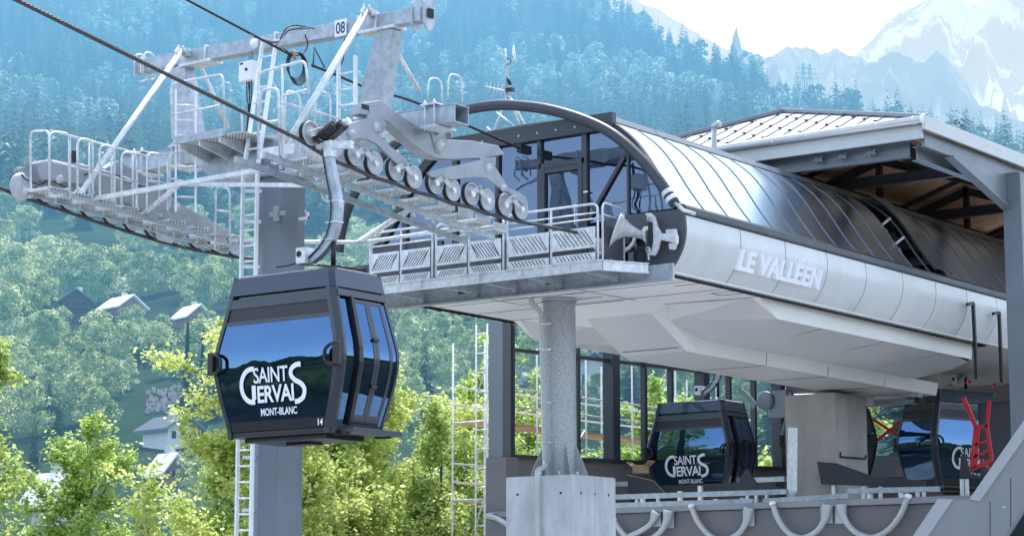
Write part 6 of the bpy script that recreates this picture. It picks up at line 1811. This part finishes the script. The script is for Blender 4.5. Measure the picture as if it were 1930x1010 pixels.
for r_ in range(7):
    t = .07 + .135 * r_
    x = XB2 + .35 + .46 * (r_ % 2) * .0
    k = 0
    while x < XA - .2:
        if t < tmax(x) - .03 and (k + r_) % 2 == 0 and ng < 96:
            p = on_front(x, t) + nv * .05
            if first is None:
                b = MB(); b.box(p, (.06, .04, .035)); b.box(p + V((0, -.03, .0)), (.10, .015, .02)); first = b.build('snow_guard', m_anth, roof); fp = p
            else:
                o = first.copy(); COL.objects.link(o); o.parent = roof; o.location = p - fp
            ng += 1
        x += .46; k += 1
# eaves: gutter, fascia, lower beam (front) and layered fascia (right)
b = MB(); b.tube([(XB2 - .1, YA_ - .10, ZE_ + .06), (XA + .02, YA_ - .10, ZE_ + .06)], .085, 12); g_ = b.build('gutter', m_gutter, roof)
b = MB()
for k in range(12): b.lathe((XB2 + .4 + k * .84, YA_ - .10, ZE_ + .06), (1, 0, 0), [(0, .092), (.03, .092)], 12)
b.build('gutter_strap', m_galv2, g_)
b = MB(); b.lathe((XA - .0, YA_ - .10, ZE_ + .06), (1, 0, 0), [(0, .085), (.04, .12), (.06, .12), (.06, 0)], 12); b.build('gutter_end', m_white, g_)
b = MB(); b.box(((XA + XB2) / 2, YA_ + .05, ZE_ - .16), (XA - XB2 - .1, .08, .30)); b.build('fascia', m_pipe, roof)
b = MB(); b.ibeam((XB2 + .2, YA_ + .45, ZE_ - .42), (XA - .55, YA_ + .45, ZE_ - .42), .2, .34); b.build('eave_beam', m_steel_mid, roof)
b = MB(); b.box((XA + .04, (YA_ + YB2) / 2, ZE_ + .0), (.07, YB2 - YA_ + .2, .30)); b.build('fascia', m_pipe, roof)
b = MB(); b.box((XA - .12, (YA_ + YB2) / 2 + .15, ZE_ - .30), (.07, YB2 - YA_ - .1, .30)); b.build('fascia', m_steel_mid, roof)
b = MB(); b.ibeam((XA - .40, YA_ + .45, ZE_ - .52), (XA - .40, YB2 - .4, ZE_ - .52), .2, .32); b.build('eave_beam', m_steel_mid, roof)
for px in (1545, 1590, 1645):
    b = MB(); p = P(px, 280, Y=YA_ + .4); p.z = ZE_ - .40; b.box(p + V((0, -.1, 0)), (.20, .012, .10)); 
    for dx in (-.12, .0, .12): b.cyl(p + V((dx, -.12, .05)), p + V((dx, -.16, .05)), .02, 6); b.cyl(p + V((dx, -.12, -.05)), p + V((dx, -.16, -.05)), .02, 6)
    b.build('splice_plate', m_steel_mid, roof)
# dark trusses under the boarding
for y in (44.2, 49.0, 54.0, 59.0):
    t_ = min(1, (y - YA_) / (AP.y - YA_)); zr_ = ZE_ - .25 + (AP.z - ZE_) * t_
    b = MB(); b.ibeam((XB2 + .4, y, ZE_ - .52), (XA - .4, y, ZE_ - .52), .16, .24); b.build('tie_beam', m_steel_dk, roof)
    b = MB(); b.beam((AP.x, y, ZE_ - .5), (AP.x, y, zr_), .14, .14); b.build('king_post', m_steel_dk, roof)
    for sx in (-1, 1):
        b = MB(); xe = XA - .4 if sx > 0 else XB2 + .4; b.beam((xe, y, ZE_ - .42), (AP.x, y, zr_ - .12), .14, .2); b.build('rafter', m_steel_dk, roof)
        b = MB(); b.beam((AP.x, y, ZE_ - .4), ((AP.x + xe) / 2, y, (ZE_ - .42 + zr_ - .12) / 2), .1, .1); b.build('web_strut', m_steel_dk, roof)
for xq in (-21.9, -23.5, -26.7, -28.3):
    zq = ZE_ - .2 + (AP.z - ZE_) * (1 - abs(xq - AP.x) / 4.9)
    b = MB(); b.beam((xq, 43.8, zq - .12), (xq, YB2 - .5, zq - .12), .12, .14); b.build('purlin', m_steel_dk, roof)
# right-hand steel column with haunch
cl = empty('corner_post', (XA + .03, 45.95, -8.6), 'tall slate-blue steel post at the right edge carrying the roof', 'post')
b = MB(); b.box((XA + .03, 46.05, .6), (.44, .60, 18.4)); b.build('shaft', m_steel_mid, cl, bevel=.012)
b = MB(); b.prism([(XA - .10, 42.9, ZE_ - .45), (XA - .10, 45.74, ZE_ - .45), (XA - .10, 45.74, ZE_ - 1.15)], (.03, 0, 0)); b.build('haunch', m_steel_mid, cl)
b = MB(); b.beam((XA - .09, 42.85, ZE_ - .48), (XA - .09, 45.74, ZE_ - 1.18), .22, .03); b.build('haunch_flange', m_steel_mid, cl)
for x_, y_ in ((-20.32, 60.5), (-30.0, 60.5)):
    b = MB(); b.box((x_, y_, .6), (.4, .4, 18.4)); b.build('corner_post', m_steel_mid, base=(x_, y_, -8.6), label={(-30.0, 45.9): 'steel post behind the glazed barrel roof on the left', (-20.32, 60.5): 'steel post at the back right corner of the hall', (-30.0, 60.5): 'steel post at the back left corner of the hall'}[(x_, y_)], cat='post')
# flue pipe
b = MB(); p0 = P(1346, 300, Y=41.0); p1 = P(1346, 240, Y=41.0); b.tube([p0 - V((0, 0, .6)), p1], .062, 12); vo = b.build('vent_pipe', m_pipe, base=p0, label='pale vent pipe standing between barrel roof and pavilion roof', cat='pipe')
b = MB(); b.tube([p1 - V((0, 0, .02)), p1 + V((0, 0, .02)), p1 + V((.10, 0, .06)), p1 + V((.16, 0, .05))], .07, 12); b.build('cowl', m_pipe, vo)

# ---------------------------------------------------------------- scaffolding beyond the window wall
sc = empty('scaffolding', (-37.5, 45, -8.6), 'pale tube scaffolding standing outside the window wall', 'scaffold')
XS0, XS1 = -36.4, -37.5
ys = [47.6 + 2.4 * k for k in range(7)]
for y in ys:
    for x in (XS0, XS1):
        b = MB(); b.tube([(x, y, -8.6), (x, y, 7.4)], .026, 7); b.build('standard', m_galv2, sc)
    for z in (-3.6, -1.4, .9, 3.1, 5.2):
        b = MB(); b.tube([(XS0, y, z), (XS1, y, z)], .03, 6); b.build('transom', m_galv2, sc)
for z in (-3.6, -1.4, .9, 3.1, 5.2):
    for x in (XS0, XS1):
        b = MB(); b.tube([(x, ys[0], z + .5), (x, ys[-1], z + .5)], .028, 6); b.tube([(x, ys[0], z + 1.0), (x, ys[-1], z + 1.0)], .028, 6); b.build('ledger', m_galv2, sc)
    b = MB(); b.box(((XS0 + XS1) / 2, (ys[0] + ys[-1]) / 2, z), (1.0, ys[-1] - ys[0], .06)); b.build('deck', m_wood, sc)
for k in range(len(ys) - 1):
    for j, z in enumerate((-3.6, -1.4, .9, 3.1)):
        if (k + j) % 2 == 0:
            b = MB(); b.tube([(XS0, ys[k], z), (XS0, ys[k + 1], z + 2.2)], .028, 6); b.build('brace', m_galv2, sc)
tw = empty('scaffold_tower', P(905, 1000, Y=47), 'slender scaffold ladder tower just left of the window wall', 'scaffold')
YT = 47.0; xa2 = P(897, 800, Y=YT).x; xb2 = P(918, 800, Y=YT).x
for x in (xa2, xb2):
    b = MB(); b.tube([(x, YT, -8.6), (x, YT, P(900, 612, Y=YT).z)], .024, 7); b.build('standard', m_galv2, tw)
for py in range(630, 1120, 36):
    z = P(905, py, Y=YT).z; b = MB(); b.tube([(xa2, YT, z), (xb2, YT, z + .0)], .022, 6); b.build('ledger', m_galv2, tw)
for py in range(650, 1100, 120):
    b = MB(); b.tube([(xa2, YT, P(905, py + 100, Y=YT).z), (xb2 + .2, YT, P(905, py, Y=YT).z)], .02, 6); b.build('brace', m_galv2, tw)
